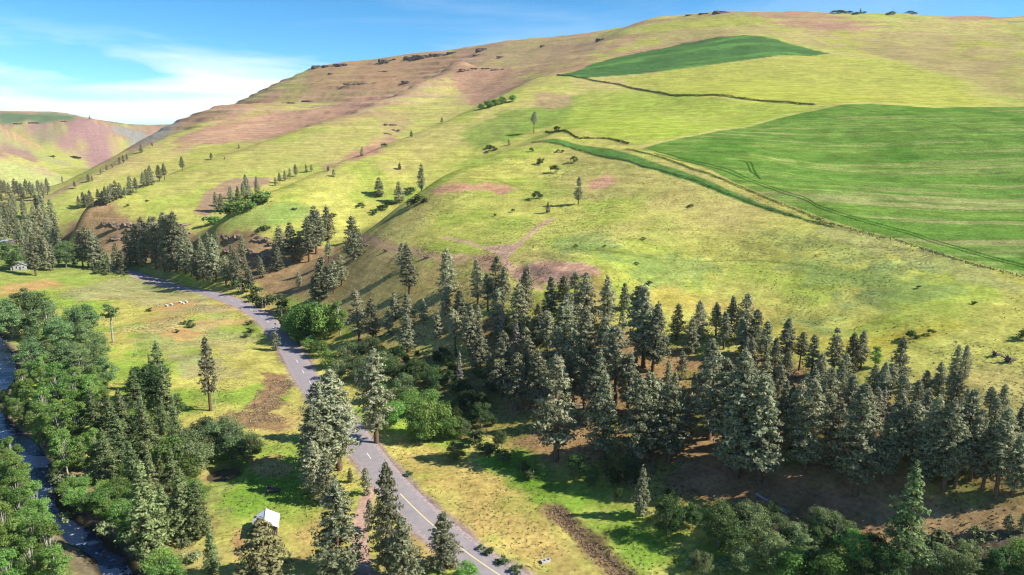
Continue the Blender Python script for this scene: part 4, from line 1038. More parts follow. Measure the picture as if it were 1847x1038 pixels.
# ---- shrubs
for a in ((752, 371, 20), (890, 272, 9), (882, 268, 7), (690, 380, 10), (700, 372, 11), (676, 386, 9), (694, 266, 7), (652, 374, 8), (740, 350, 12)): S('dark', *a, 'dark shrub low in the grassy draw beside the near spur', 'shrubs in the draw', 1.5)
for a in ((974, 297, 12), (1035, 293, 11), (1001, 313, 15), (970, 359, 16), (959, 274, 7), (1006, 275, 6), (1015, 275, 5), (1004, 238, 10), (925, 383, 6), (893, 390, 5)): S('dark', *a, 'small dark shrub with a shadow on the upper grass slope', 'shrubs on the upper grass slope', 1.0)
for a in ((1645, 613, 16), (1680, 603, 9), (1757, 549, 6), (1843, 612, 16), (1656, 520, 5), (1160, 433, 5), (1038, 446, 5), (1090, 446, 4), (1245, 374, 6), (1170, 515, 8), (1148, 478, 5)): S('dark', *a, 'low dark bush alone on the wide yellow grass slope', 'bushes on the wide grass slope', 1.4)
for a in ((437, 530, 26), (503, 560, 26), (476, 556, 26), (466, 534, 18), (530, 596, 36), (510, 575, 20), (420, 522, 16), (455, 545, 16), (545, 605, 30), (487, 548, 18)): S('green', *a, 'grey green shrub along the uphill edge of the road', 'shrubs along the road', 1.1)
for a in ((180, 494, 12), (193, 496, 8), (215, 495, 8), (228, 496, 7), (270, 562, 6), (320, 600, 6), (330, 585, 7), (345, 583, 6), (448, 585, 8), (451, 600, 9), (446, 608, 9), (345, 592, 10)): S('green', *a, 'small dark shrub scattered over the dry meadow', 'shrubs of the meadow', 1.5)
for a in ((426, 384, 22), (462, 369, 24), (382, 406, 20), (410, 388, 18), (440, 378, 20), (475, 362, 18), (450, 378, 16)): S('bright', *a, 'bright green shrub at the foot of the middle draw pines', 'green shrubs in the middle draw', 1.5)
for a in ((470, 418, 10), (480, 415, 9), (230, 372, 4), (265, 364, 4), (600, 392, 8), (532, 380, 6)): S('green', *a, 'low shrub on the small green bench above the rocky bank', 'shrubs on the green bench', 1.4)
for a in ((880, 1000, 10), (905, 1018, 12), (930, 1032, 12), (868, 992, 8), (738, 858, 8)): S('dark', *a, 'dark weedy clump along the gravel shoulder', 'weeds on the shoulder', 1.4)
for a in ((880, 820, 20), (905, 832, 18), (940, 850, 16), (860, 800, 22), (960, 862, 16)): S('green', *a, 'leafy low shrub along the foot of the dark bank', 'shrubs at the bank foot', 1.4)
for a in ((1700, 985, 24), (1770, 975, 22), (1660, 1010, 22), (1810, 1010, 26), (1365, 1015, 24), (1300, 1030, 20), (1250, 1020, 16)): S('grey', *a, 'greyish shrub on the edge of the gully', 'grey shrubs of the gully', 1.3)
for a in ((110, 870, 16), (130, 900, 18), (160, 915, 18), (120, 940, 16), (200, 960, 20), (150, 870, 20), (100, 890, 12), (330, 985, 16), (345, 1010, 18), (355, 930, 14)): S('grey', *a, 'pale shrub on the gravel bar beside the river', 'shrubs on the gravel bar', 1.4)
flush()

# fill between the listed pines of the thick stand and of the bank
def fill(kind, poly_px, n, hmin, hmax, label, group, gap):
    us = [p[0] for p in poly_px]; vs_ = [p[1] for p in poly_px]
    pts = []
    while len(pts) < n * 6:
        u = trng.uniform(min(us), max(us)); v = trng.uniform(min(vs_), max(vs_))
        if in_poly(np.array([u]), np.array([v]), poly_px)[0]: pts.append((u, v))
    W = at_many(pts); k = 0
    for w in W:
        if k >= n: break
        if min(math.hypot(w[0] - a, w[1] - b) for a, b in TREES) < gap: continue
        if seg_dist(w[:1], w[1:2], RIVER[::3])[0][0] < 3.6 or seg_dist(w[:1], w[1:2], ROAD[::4])[0][0] < 6.5: continue
        kd = kind if isinstance(kind, str) else kind[trng.randint(len(kind))]
        plant(kd, tuple(w), trng.uniform(hmin, hmax), label, group); k += 1
fill(('pine', 'full', 'pine'), [(1330, 660), (1450, 690), (1560, 720), (1640, 740), (1760, 790), (1847, 820), (1847, 880), (1700, 870), (1580, 860), (1470, 820), (1340, 780)], 14, 10, 14, L2, G2, 4.2)
fill(('pine', 'bare'), [(850, 600), (960, 620), (1080, 640), (1120, 700), (1080, 780), (980, 740), (880, 690)], 8, 10, 14, L1, G, 4.4)
fill('dark', [(650, 620), (790, 630), (880, 690), (920, 790), (860, 800), (790, 720), (700, 680)], 34, 3.0, 6.5, 'dark leafy bush deep in the shaded hollow', 'dark bushes in the hollow', 2.6)
fill('poplar', [(50, 690), (120, 680), (190, 720), (240, 780), (190, 840), (130, 820), (90, 770)], 20, 9, 14, 'fresh green poplar on the bank where the river bends', 'poplars at the river bend', 4.0)
fill('fir', [(190, 700), (270, 680), (330, 760), (340, 860), (350, 960), (290, 1000), (240, 940), (220, 840)], 12, 9, 15, 'olive green conifer in the thicket between river and meadow', 'conifers between river and meadow', 3.8)
fill('bright', [(210, 720), (330, 740), (380, 830), (340, 990), (260, 1010), (200, 900)], 22, 4, 7, 'low bright green tree in the river thicket', 'low trees of the river thicket', 2.6)
fill('poplar', [(0, 830), (40, 860), (80, 960), (105, 1038), (0, 1038)], 12, 9, 14, 'bright green poplar on the near bank of the river', 'poplars on the near bank', 3.6)
fill('cotton', [(0, 560), (120, 560), (170, 600), (180, 680), (60, 690), (20, 640)], 14, 9, 14, 'pale green cottonwood in the lower rank of the river grove', 'lower rank of the river grove', 5.0)
fill('snag', [(860, 600), (1080, 640), (1300, 700), (1600, 760), (1800, 830), (1600, 860), (1200, 820), (960, 740)], 9, 7, 13, 'grey half dead pine with thin branches in the bank woods', 'dead pines in the bank woods', 3.0)
fill(('small', 'full'), [(860, 600), (1080, 640), (1300, 700), (1600, 720), (1847, 820), (1847, 880), (1600, 860), (1200, 830), (960, 740)], 26, 4, 9, 'small young pine between the taller pines of the bank', 'young pines on the bank', 2.6)
fill(('dark', 'willow'), [(1250, 940), (1400, 940), (1560, 970), (1700, 1010), (1847, 1000), (1847, 1038), (1250, 1038)], 14, 4, 8, 'dark leafy tree filling the shaded gully', 'dark trees of the gully', 2.6)
fill(('willow', 'bright'), [(0, 640), (40, 700), (60, 770), (110, 830), (170, 860), (120, 930), (90, 960), (60, 960), (20, 860), (0, 800)], 12, 3, 5, 'leafy bush overhanging the dark river', 'bushes over the river', 2.5)
fill('poplar', [(0, 690), (60, 720), (100, 790), (130, 870), (95, 880), (50, 850), (20, 800), (0, 760)], 14, 7, 11, 'fresh green poplar on the bank where the river bends', 'poplars at the river bend', 2.6)
fill('bright', [(90, 860), (180, 870), (230, 930), (260, 1020), (200, 960), (110, 930)], 10, 3, 6, 'leafy bush overhanging the dark river', 'bushes over the river', 2.4)
fill(('pine', 'full'), [(240, 466), (330, 480), (400, 500), (450, 515), (490, 505), (440, 470), (380, 440), (320, 430), (250, 450)], 20, 11, 17, 'pine beside the road where the valley narrows', 'roadside pines up the valley', 5.0)
fill('dark', [(960, 830), (1080, 850), (1200, 900), (1260, 960), (1180, 940), (1060, 890)], 9, 3.5, 6.5, 'dark leafy tree in shade at the foot of the bank', 'dark trees at the bank foot', 3.5)
fill(('pine', 'tall'), [(1200, 800), (1330, 840), (1560, 880), (1780, 890), (1780, 860), (1560, 850), (1330, 800), (1220, 770)], 9, 13, 18, L2, G2, 6.0)

# ------------------------------------------------------------------ rock outcrops
def make_rock(seed, mat, n=13, flat=.75):
    rng = np.random.RandomState(seed)
    bm = bmesh.new()
    for k in range(n):
        r = bmesh.ops.create_icosphere(bm, subdivisions=2, radius=1.0)
        c = Vector((rng.uniform(-1, 1), rng.uniform(-.5, .5), rng.uniform(-.35, .25)))
        sc = Vector((rng.uniform(.12, .5), rng.uniform(.15, .5), rng.uniform(.2, .9) * flat))
        ph = rng.rand(3) * 9
        for v in r['verts']:
            p = v.co
            q = 1 + .28 * math.sin(p.x * 5 + ph[0]) * math.sin(p.z * 4 + ph[1]) + .18 * math.sin(p.y * 9 + ph[2] + p.x * 7)
            co = Vector((p.x * sc.x * q, p.y * sc.y * q, p.z * sc.z * q))
            co.z = min(co.z, sc.z * .72 + .05 * math.sin(co.x * 20))
            v.co = co + c
    me = bpy.data.meshes.new('rock_outcrop'); bm.to_mesh(me); bm.free()
    me.materials.append(M[mat])
    return me
ROCKS = [make_rock(300 + i, 'rock') for i in range(4)]
TROCKS = [make_rock(320 + i, 'tanrock', 14, .6) for i in range(4)]
def rocks(rows, meshes, label, group, big=1.0):
    W = at_many([(r[0], r[1]) for r in rows])
    for k, (r, w) in enumerate(zip(rows, W)):
        depth = w[1] * CP - (w[2] - CAM_H) * SP
        o = link('rock_outcrop', meshes[k % len(meshes)])
        o.location = (w[0], w[1], w[2])
        sx = big * 1.5 * r[2] / FPX * depth / 2.3; sz = big * 1.0 * r[3] / FPX * depth / .8
        o.scale = (sx, max(sx * .45, sz * .9), sz); o.rotation_euler = (0, 0, trng.randn() * .25)
        tag(o, label, 'rock', group)
rocks([(572, 123, 18, 6), (592, 121, 20, 4), (620, 118, 26, 4), (700, 111, 24, 7), (692, 114, 16, 4), (745, 107, 30, 6), (770, 104, 34, 6), (800, 100, 36, 6), (816, 97, 20, 4)], ROCKS, 'dark basalt ledge jutting out under the far plateau rim', 'basalt ledges of the far rim')
rocks([(870, 92, 22, 6), (1082, 74, 14, 6), (905, 104, 14, 3), (860, 100, 10, 3), (980, 84, 12, 3)], ROCKS, 'dark basalt knob at the head of the high hollow', 'basalt knobs above the hollow')
rocks([(1300, 24, 28, 5), (1268, 26, 14, 3), (1245, 28, 12, 2)], ROCKS, 'dark rock crowning the grassy hilltop', 'rocks on the hilltop')
rocks([(640, 153, 26, 3), (662, 151, 26, 3), (737, 149, 20, 4), (845, 127, 26, 3), (872, 125, 30, 3), (898, 126, 18, 3), (600, 134, 12, 3), (690, 130, 12, 3), (520, 186, 20, 2), (560, 182, 22, 2)], TROCKS, 'brown rock band across the pink slope below the rim', 'rock bands on the pink slope')
rocks([(705, 226, 16, 4), (712, 236, 14, 4), (700, 242, 12, 3)], TROCKS, 'brown rock ledge in the bare patch of the third spur', 'ledges in the bare patch')
rocks([(225, 408, 22, 7), (255, 413, 30, 9), (282, 411, 26, 8), (310, 411, 24, 8), (200, 405, 14, 5), (245, 426, 20, 7), (300, 433, 18, 7), (330, 426, 14, 7), (275, 430, 20, 7), (215, 430, 16, 6)], TROCKS, 'weathered rock in the bluff behind the far pines', 'rocks of the far bluff', 1.5)
rocks([(425, 430, 24, 8), (470, 432, 20, 7), (455, 456, 22, 8), (475, 463, 18, 8), (500, 442, 16, 6), (415, 452, 14, 6), (440, 470, 16, 7), (520, 450, 14, 5)], TROCKS, 'weathered rock in the brown bank above the road', 'rocks of the bank above the road', 1.35)
rocks([(660, 444, 20, 5), (775, 463, 16, 4), (700, 452, 12, 3)], TROCKS, 'low pale rock ledge at the lip of the near grass slope', 'ledges at the lip of the slope')
rocks([(60, 223, 16, 3), (32, 224, 14, 2), (117, 220, 10, 2), (90, 282, 12, 2), (130, 284, 26, 3)], ROCKS, 'thin dark ledge on the far pink valley side', 'ledges of the far valley side')

# ------------------------------------------------------------------ hedges along the field edges
def hedge(px, label, h=1.8, w=1.6, per=14, leaf=.8, mat='dark'):
    xy = smooth_line(at_many(px), 1.0)
    rng = np.random.RandomState(len(px) * 7 + int(px[0][0]))
    n = len(xy) * per
    k = rng.randint(0, len(xy), n)
    d = np.gradient(xy, axis=0); d /= np.linalg.norm(d, axis=1)[:, None]
    off = rng.uniform(-1, 1, n) * w * .5
    hh = h * (.45 + .9 * fbm(xy[k, 0], xy[k, 1], 9, 2))
    x = xy[k, 0] - d[k, 1] * off + rng.randn(n) * .3; y = xy[k, 1] + d[k, 0] * off + rng.randn(n) * .3
    z = height(x, y) + rng.rand(n) ** .7 * hh * (1 - .5 * np.abs(off / w * 2))
    c0 = np.array([xy[:, 0].mean(), xy[:, 1].mean(), z.mean()])
    o = link('hedge', leaf_mesh('hedge', np.stack([x, y, z], 1) - c0, leaf, rng, M[mat], .1, .7)); o.location = c0
    tag(o, label, 'hedge')
hedge([(1005, 136), (1060, 144), (1130, 158), (1250, 173), (1400, 185), (1468, 190)], 'long dark hedge running under the upper crop field', 2.0, 2.0, 18, .85)
hedge([(985, 238), (1030, 243), (1060, 250), (1100, 252), (1133, 260)], 'short curved hedge below the middle grass field', 1.3, 1.2, 14, .7)
hedge([(960, 258), (1050, 273), (1150, 297), (1300, 346), (1400, 382), (1500, 410)], 'dark hedge along the lower side of the strip crop', 1.0, .9, 16, .5)
hedge([(1130, 270), (1200, 287), (1250, 306), (1330, 336), (1400, 365), (1480, 397)], 'dark hedge between the pale track and the large crop field', .9, .8, 16, .5)
hedge([(1480, 400), (1560, 421), (1650, 444), (1750, 476), (1850, 501)], 'ragged weedy line along the lower edge of the large crop field', .7, 1.0, 9, .55, 'shrub')

# ------------------------------------------------------------------ weeds, forbs and dry tufts on the grass
def tufts(name, label, n, xr, yr, mask, size, mat, zlift=.12):
    rng = np.random.RandomState(n)
    x = rng.uniform(*xr, n * 16); y = rng.uniform(*yr, n * 16)
    a = np.degrees(np.arctan2(x, y)); ok = (np.abs(a) < 39) & (rng.rand(n * 16) < mask(x, y))
    x, y = x[ok][:n], y[ok][:n]
    if not len(x): return
    ok = (seg_dist(x, y, ROAD[::6])[0] > 6) & (seg_dist(x, y, RIVER[::6])[0] > 9); x, y = x[ok], y[ok]
    z = height(x, y)
    c0 = np.array([x.mean(), y.mean(), z.mean()])
    P = np.repeat(np.stack([x, y, z], 1), 3, 0) + rng.randn(len(x) * 3, 3) * [size * .4, size * .4, size * .15] + [0, 0, zlift]
    o = link(name, leaf_mesh(name, P - c0, size, rng, M[mat], .0, .6)); o.location = c0
    o['kind'] = 'stuff'; o['label'] = label; o['category'] = 'plants'
inside = {k: [q for q in at_many(v)] for k, v in {'wheat': WHEAT1, 'slope': [(640, 440), (800, 450), (1080, 500), (1400, 620), (1847, 790), (1847, 500), (1500, 410), (1150, 300), (960, 262), (800, 325)]}.items()}
tufts('forb_patch', 'teal green forbs in patches on the grass slope', 9000, (-90, 220), (120, 480), lambda x, y: in_poly(x, y, inside['slope']) * sstep(.50, .66, fbm(x + 31, y + 7, 26, 3)), .42, 'sage', .05)
tufts('weeds', 'dark weeds dotted over the grass slope', 1500, (-90, 220), (120, 480), lambda x, y: in_poly(x, y, inside['slope']) * sstep(.45, .7, fbm(x + 3, y + 70, 14, 3)), .45, 'shrub')
tufts('dry_tufts', 'dry grass and weeds on the valley meadow', 14000, (-260, 60), (110, 480), lambda x, y: (base_height(x, y) < 4) * sstep(.42, .65, fbm(x + 31, y + 7, 12, 3)), .42, 'sage', .06)
BR = [at_many(v) for v in ([(480, 672), (520, 676), (532, 700), (505, 715), (520, 730), (480, 745), (440, 740), (460, 715), (470, 695)], [(395, 752), (440, 742), (500, 748), (525, 762), (500, 778), (450, 772), (410, 775)])]
tufts('brown_brush', 'low reddish brown brush in patches on the meadow', 1500, (-110, -55), (170, 240), lambda x, y: (in_poly(x, y, BR[0]) | in_poly(x, y, BR[1])) * sstep(.35, .6, fbm(x, y, 5, 3)), .42, 'brush', .15)
tufts('ditch_brush', 'brown dead stalks along the ditch', 800, (0, 45), (105, 160), lambda x, y: (1 - sstep(.5, 3.5, seg_dist(x, y, DITCH)[0])), .42, 'brush', .15)
tufts('bank_weeds', 'low weeds and grass on the wooded bank', 7000, (-60, 160), (100, 330), lambda x, y: ((base_height(x, y) > 3) & ~in_poly(x, y, inside['slope']) & ~in_poly(x, y, inside['wheat'])) * sstep(.4, .6, fbm(x, y + 9, 12, 3)), .42, 'shrub', .08)

# ------------------------------------------------------------------ built things
def bm_obj(name, build, mat, parent=None, smooth=False):
    bm = bmesh.new(); build(bm)
    me = bpy.data.meshes.new(name); bm.to_mesh(me); bm.free(); me.materials.append(mat)
    if smooth: me.shade_smooth()
    return link(name, me, parent)
def boxv(bm, x0, x1, y0, y1, z0, z1, bev=0.0):
    r = bmesh.ops.create_cube(bm, size=1.0)
    for v in r['verts']:
        v.co = Vector(((x0 + x1) / 2 + v.co.x * (x1 - x0), (y0 + y1) / 2 + v.co.y * (y1 - y0), (z0 + z1) / 2 + v.co.z * (z1 - z0)))
def prism(bm, pts, y0, y1):
    a = [bm.verts.new((x, y0, z)) for x, z in pts]; b = [bm.verts.new((x, y1, z)) for x, z in pts]
    bm.faces.new(a[::-1]); bm.faces.new(b); n = len(pts)
    for i in range(n): bm.faces.new((a[i], a[(i + 1) % n], b[(i + 1) % n], b[i]))
def thing(name, loc, rz, label, cat, group=None):
    o = bpy.data.objects.new(name, None); scene.collection.objects.link(o)
    o.location = loc; o.rotation_euler = (0, 0, rz)
    return tag(o, label, cat, group)
M['roof'] = noise_mat('white_metal_roof', (.68, .70, .74), (.80, .82, .86), .6, .45, 0, 3, 0, 'Object', .4)
M['wood'] = noise_mat('dark_boards', (.06, .05, .05), (.15, .12, .11), 2.5, .9, .01)
M['palewood'] = noise_mat('pale_siding', (.26, .25, .24), (.38, .37, .36), 1.5, .8)
M['greyroof'] = noise_mat('grey_roof', (.26, .29, .34), (.40, .43, .48), .8, .7)
M['grayed'] = noise_mat('silver_wood', (.20, .19, .20), (.46, .45, .47), 2.0, .85, .01)
M['concrete'] = noise_mat('pale_concrete', (.38, .35, .34), (.55, .52, .50), 2.0, .9)
M['glass'] = noise_mat('dark_glass', (.02, .025, .03), (.05, .06, .07), 1.0, .2, 0, 2, 0, 'Object', .5)

# shed with a white metal roof
w = at_many([(474, 974)])[0]
sh = thing('shed', (w[0] - .4, w[1] + 3.4, w[2]), R(16), 'small shed with a white metal gable roof and dark walls', 'shed')
def walls(bm):
    for s in (-1, 1):
        n = 14
        for k in range(n):
            y0 = -2.6 + 5.2 * k / n
            boxv(bm, s * 2.35 - .05, s * 2.35 + .05, y0 + .01, y0 + 5.2 / n - .01, -.3, 2.3 + .004 * (k % 3))
    for y in (-2.55, 2.55):
        n = 13
        for k in range(n):
            x0 = -2.3 + 4.6 * k / n; xm = x0 + 2.3 / n
            if y < 0 and 4 <= k <= 8: boxv(bm, x0 + .01, x0 + 4.6 / n - .01, y - .05, y + .05, 2.0, 3.75 - abs(xm) * .62)
            else: boxv(bm, x0 + .01, x0 + 4.6 / n - .01, y - .05, y + .05, -.3, 3.72 - abs(xm) * .62)
bm_obj('wall', walls, M['wood'], sh)
bm_obj('door', lambda bm: (boxv(bm, -.85, .02, -2.50, -2.44, 0, 1.98), boxv(bm, .04, .86, -2.50, -2.44, 0, 1.98)), M['grayed'], sh)
for s, nm in ((-1, 'roof_slope'), (1, 'roof_slope')):
    def slope(bm, s=s):
        n = 9
        for k in range(n):
            y0 = -3.0 + 6.0 * k / n; y1 = y0 + 6.0 / n
            a = [(0, 3.86), (s * 2.85, 2.10), (s * 2.85, 2.16), (0, 3.92)]
            prism(bm, a, y0, y1)
            prism(bm, [(0, 3.92), (s * 2.85, 2.16), (s * 2.85, 2.20), (0, 3.96)], y0 - .02, y0 + .03)
    bm_obj(nm, slope, M['roof'], sh)
bm_obj('ridge_cap', lambda bm: prism(bm, [(-.18, 3.86), (0, 3.97), (.18, 3.86), (0, 4.02)], -3.03, 3.03), M['roof'], sh)

def house(px, sx, sy, rz, label, roofmat, wallmat, hw=2.8, rise=1.9):
    w = at_many([px])[0]
    t = thing('house', tuple(w), rz, label, 'house')
    bm_obj('wall', lambda bm: prism(bm, [(-sx / 2, -.4), (sx / 2, -.4), (sx / 2, hw), (0, hw + rise - .1), (-sx / 2, hw)], -sy / 2, sy / 2), wallmat, t)
    for s in (-1, 1):
        bm_obj('roof_slope', lambda bm: prism(bm, [(0, hw + rise), (s * (sx / 2 + .5), hw - .25), (s * (sx / 2 + .5), hw - .10), (0, hw + rise + .16)], -sy / 2 - .5, sy / 2 + .5), roofmat, t)
    for x in (-sx / 4, sx / 4):
        wd = bm_obj('window', lambda bm: boxv(bm, x - .6, x + .6, -sy / 2 - .06, -sy / 2 - .01, 1.0, 2.2), M['white'], t)
        bm_obj('pane', lambda bm: boxv(bm, x - .5, x + .5, -sy / 2 - .08, -sy / 2 - .062, 1.08, 2.12), M['glass'], wd)
    bm_obj('door', lambda bm: boxv(bm, -.5, .5, -sy / 2 - .05, -sy / 2 - .01, 0, 2.1), M['wood'], t)
house((36, 486), 7.5, 6, R(38), 'small pale house with a grey blue gable roof on the far lawn', M['greyroof'], M['palewood'])
house((12, 441), 10, 8, R(70), 'grey roofed building half hidden in the far pine wood', M['greyroof'], M['wood'], 2.6, 1.6)

# white boxes on the meadow
def whitebox(px, rz, label, L=1.7):
    w = at_many([px])[0]
    t = thing('hive_box', (w[0], w[1], w[2]), rz, label, 'box', 'white boxes on the meadow')
    bm_obj('stand', lambda bm: (boxv(bm, -L / 2, L / 2, -.30, -.18, -.1, .16), boxv(bm, -L / 2, L / 2, .18, .30, -.1, .16)), M['wood'], t)
    bm_obj('body', lambda bm: boxv(bm, -L / 2, L / 2, -.33, .33, .162, .75), M['white'], t)
    bm_obj('lid', lambda bm: boxv(bm, -L / 2 - .06, L / 2 + .06, -.39, .39, .752, .86), M['white'], t)
whitebox((301, 553), R(-35), 'low white box of the pair on the bare meadow patch', 1.9)
whitebox((309.5, 551), R(-35), 'low white box of the pair on the bare meadow patch', 1.9)
for p, l in (((325.5, 547), 2.0), ((331, 549), 1.4), ((336, 546), 2.2)): whitebox(p, R(-35), 'low white box of the three grouped nearer the road', l)

# poles, mast
def pole(px0, px1, label, r=.09, arms=()):
    w = at_many([px1])[0]
    depth = w[1] * CP - (w[2] - CAM_H) * SP
    h = (px1[1] - px0[1]) / FPX * depth / math.cos(math.atan2(CAM_H - w[2], w[1]))
    t = thing('pole', tuple(w), .4, label, 'pole')
    v, f = [], []; tube(v, f, [(0, 0, -.5), (0, 0, h * .5), (0, 0, h)], [r * 1.2, r, r * .8], 8)
    link('shaft', mesh_from('shaft', v, f, M['grayed'], True), t)
    for z, L in arms: bm_obj('crossarm', lambda bm: boxv(bm, -L, L, -.06, .06, h * z - .06, h * z + .06), M['grayed'], t)
pole((244, 612), (247, 642), 'thin bare pole standing at the edge of the green meadow')
pole((386, 698), (389, 737), 'thin bare pole beside the tall thin meadow pine')
pole((1611, 11), (1611, 25), 'slender mast on the grassy skyline', .22, ((.8, 1.2), (.95, .7)))

# wire fence along the large crop field
fx = smooth_line(at_many([(1500, 408), (1560, 424), (1650, 448), (1750, 479), (1850, 505), (1900, 520)]), 4.0)
fz = height(fx[:, 0], fx[:, 1])
ft = thing('wire_fence', (fx[0, 0], fx[0, 1], fz[0]), 0, 'wire fence on dark wooden posts below the large crop field', 'fence')
pv, pf = [], []; tube(pv, pf, [(0, 0, -.3), (0, 0, .7), (0, 0, 1.5)], [.10, .09, .085], 6)
pm = mesh_from('post', pv, pf, M['wood'], True)
for k, (a, z) in enumerate(zip(fx, fz)):
    o = link('post', pm, ft); o.location = (a[0] - fx[0, 0], a[1] - fx[0, 1], z - fz[0]); o.rotation_euler = (trng.randn() * .05, trng.randn() * .05, 0)
for hh in (.5, .9, 1.3):
    v, f = [], []; tube(v, f, [(a[0] - fx[0, 0], a[1] - fx[0, 1], z - fz[0] + hh) for a, z in zip(fx, fz)], [.012] * len(fx), 3)
    link('wire', mesh_from('wire', v, f, M['grayed']), ft)

# fallen logs, stumps, trough
def log(a, b, r, label, stubs=3, group=None):
    p, q = at_many([a, b]); c = (p + q) / 2; d = (q - p)
    t = thing('fallen_log', (c[0], c[1], c[2] + r * .7), 0, label, 'log', group)
    v, f = [], []
    tube(v, f, [-d / 2, -d / 6 + [0, 0, .05], d / 6 + [0, 0, .03], d / 2], [r, r * .92, r * .75, r * .5], 8)
    link('stem', mesh_from('stem', v, f, M['grayed'], True), t)
    for k in range(stubs):
        s = -d / 2 + d * (.3 + .55 * k / stubs); v, f = [], []
        tube(v, f, [s, s + np.array([trng.randn() * .5, trng.randn() * .5, .5 + .5 * trng.rand()])], [r * .3, r * .1], 5)
        link('branch_stub', mesh_from('branch_stub', v, f, M['grayed'], True), t)
log((1364, 893), (1420, 929), .32, 'long silvery fallen log at the foot of the bank')
log((1398, 912), (1426, 927), .2, 'shorter silvery log lying against the long log', 2)
log((1030, 734), (1058, 731), .22, 'pale log lying under the pines of the wooded bank', 2)
log((30, 770), (40, 752), .3, 'pale driftwood log on the river bank', 1)
def stump(px, s, label):
    w = at_many([px])[0]
    t = thing('uprooted_stump', (w[0], w[1], w[2] + .1 * s), trng.rand() * 1.0 - .5, label, 'stump')
    v, f = [], []
    tube(v, f, [(-.1 * s, 0, .35 * s), (.8 * s, .1, .28 * s), (1.7 * s, .2, .2 * s)], [.42 * s, .33 * s, .24 * s], 9)
    link('stem', mesh_from('stem', v, f, M['wood'], True), t)
    v, f = [], []
    for k in range(9):
        a = 6.28 * k / 9 + trng.rand() * .4; L = s * (.6 + .5 * trng.rand())
        tube(v, f, [(0, 0, .4 * s), (-.15 * s, math.cos(a) * L * .6, .45 * s + math.sin(a) * L * .55), (-.35 * s, math.cos(a) * L, .45 * s + math.sin(a) * L)], [.2 * s, .13 * s, .04 * s], 5)
    link('root', mesh_from('root', v, f, M['wood'], True), t)
stump((1794, 643), 1.2, 'smaller dark uprooted stump on the yellow grass')
stump((1818, 654), 1.6, 'larger dark uprooted stump with a grey trunk on the yellow grass')
stump((487, 888), 1.5, 'dark uprooted stump in the shade of the verge pines')
w = at_many([(984, 1014)])[0]
t = thing('trough', (w[0], w[1], w[2]), R(25), 'pale concrete trough lying in the grass beside the road', 'trough')
def trough(bm):
    boxv(bm, -1.0, 1.0, -.45, .45, -.1, .12)
    boxv(bm, -1.0, 1.0, -.45, -.33, .122, .55); boxv(bm, -1.0, 1.0, .33, .45, .122, .55)
    boxv(bm, -1.0, -.86, -.328, .328, .122, .55); boxv(bm, .86, 1.0, -.328, .328, .122, .55); boxv(bm, -.08, .08, -.328, .328, .122, .5)
bm_obj('basin', trough, M['concrete'], t)
# dark clumps of trees on the skyline
for a in ((1503, 25, 5), (1512, 25, 6), (1522, 25, 5), (1532, 25, 5), (1543, 26, 5), (1558, 25, 4), (1606, 27, 6), (1640, 25, 5), (1648, 26, 4)): S('dark', *a, 'low dark bush on the grassy skyline', 'bushes on the skyline', 2.2)
T('full', 1552, 15, 1552, 24, 'tiny dark conifer on the grassy skyline', wide=1.2)
flush()

# ------------------------------------------------------------------ labels that tell the trees of a stand apart by build, size and neighbour
SHORT = {'pines on the wooded bank': ('pine on the wooded bank', 1), 'pines of the thick stand': ('pine in the thick stand', 1), 'conifers between river and meadow': ('fir in the river thicket', 1),
         'pines scattered over the open bank': ('pine on the open bank', 1), 'poplars on the near bank': ('bright poplar on the near river bank', 1), 'poplars at the river bend': ('fresh green poplar at the river bend', 1),
         'cottonwoods of the river grove': ('grey green cottonwood in the upper grove', 0), 'lower rank of the river grove': ('pale cottonwood in the lower grove', 0), 'low trees of the river thicket': ('low bright tree in the river thicket', 1),
         'dark bushes in the hollow': ('dark leafy bush in the shaded hollow', 0), 'pines of the far valley wood': ('pine in the far valley wood', 0), 'pine row in the far draw': ('pine in the slanting row of the far draw', 0),
         'roadside pines up the valley': ('pine beside the narrowing road', 0), 'pines at the end of the road': ('pine under the rocky bluff where the road ends', 0), 'pines along the upper edge of the stand': ('pine along the upper edge of the stand', 0),
         'pines on the farthest spur': ('pine on the crest of the farthest spur', 0), 'lone conifers on the middle slopes': ('lone conifer on the bare middle slopes', 0), 'distant pines of the valley wood': ('distant pine behind the far valley wood', 0),
         'willows of the roadside thicket': ('grey green willow in the roadside thicket', 0), 'young pines on the open bank': ('young pine on the open bank above the thicket', 0),
         'pine clump in the middle draw': ('pine in the clump of the middle draw', 0), 'short pine row on the second spur': ('dark pine in the short row on the second spur', 0),
         'bright willow clump': ('bright willow bush in the sunny clump', 0), 'willows around the pond': ('pale willow leaning over the pond', 0), 'dark trees of the gully': ('dark leafy tree in the gully', 1),
         'shrubs on the upper grass slope': ('dark shrub on the upper grass slope', 0), 'bushes on the wide grass slope': ('dark bush on the wide yellow grass slope', 0), 'shrubs along the road': ('shrub along the uphill road edge', 0),
         'shrubs of the meadow': ('dark shrub on the dry meadow', 0), 'shrubs on the gravel bar': ('pale shrub on the river gravel bar', 0), 'shrubs in the draw': ('dark shrub in the grassy draw', 0),
         'green shrubs in the middle draw': ('bright green shrub under the middle draw pines', 0), 'bright bushes of the gully': ('bright green bushy tree in the gully', 1), 'dark trees at the bank foot': ('dark leafy tree at the bank foot', 1), 'willows of the gully': ('pale willow in the gully', 1), 'bushes over the river': ('leafy bush over the dark river', 1), 'young pines on the bank': ('young pine under the taller bank pines', 1), 'dead pines in the bank woods': ('grey dead pine in the bank woods', 1), 'grey shrubs of the gully': ('greyish shrub on the gully edge', 0)}
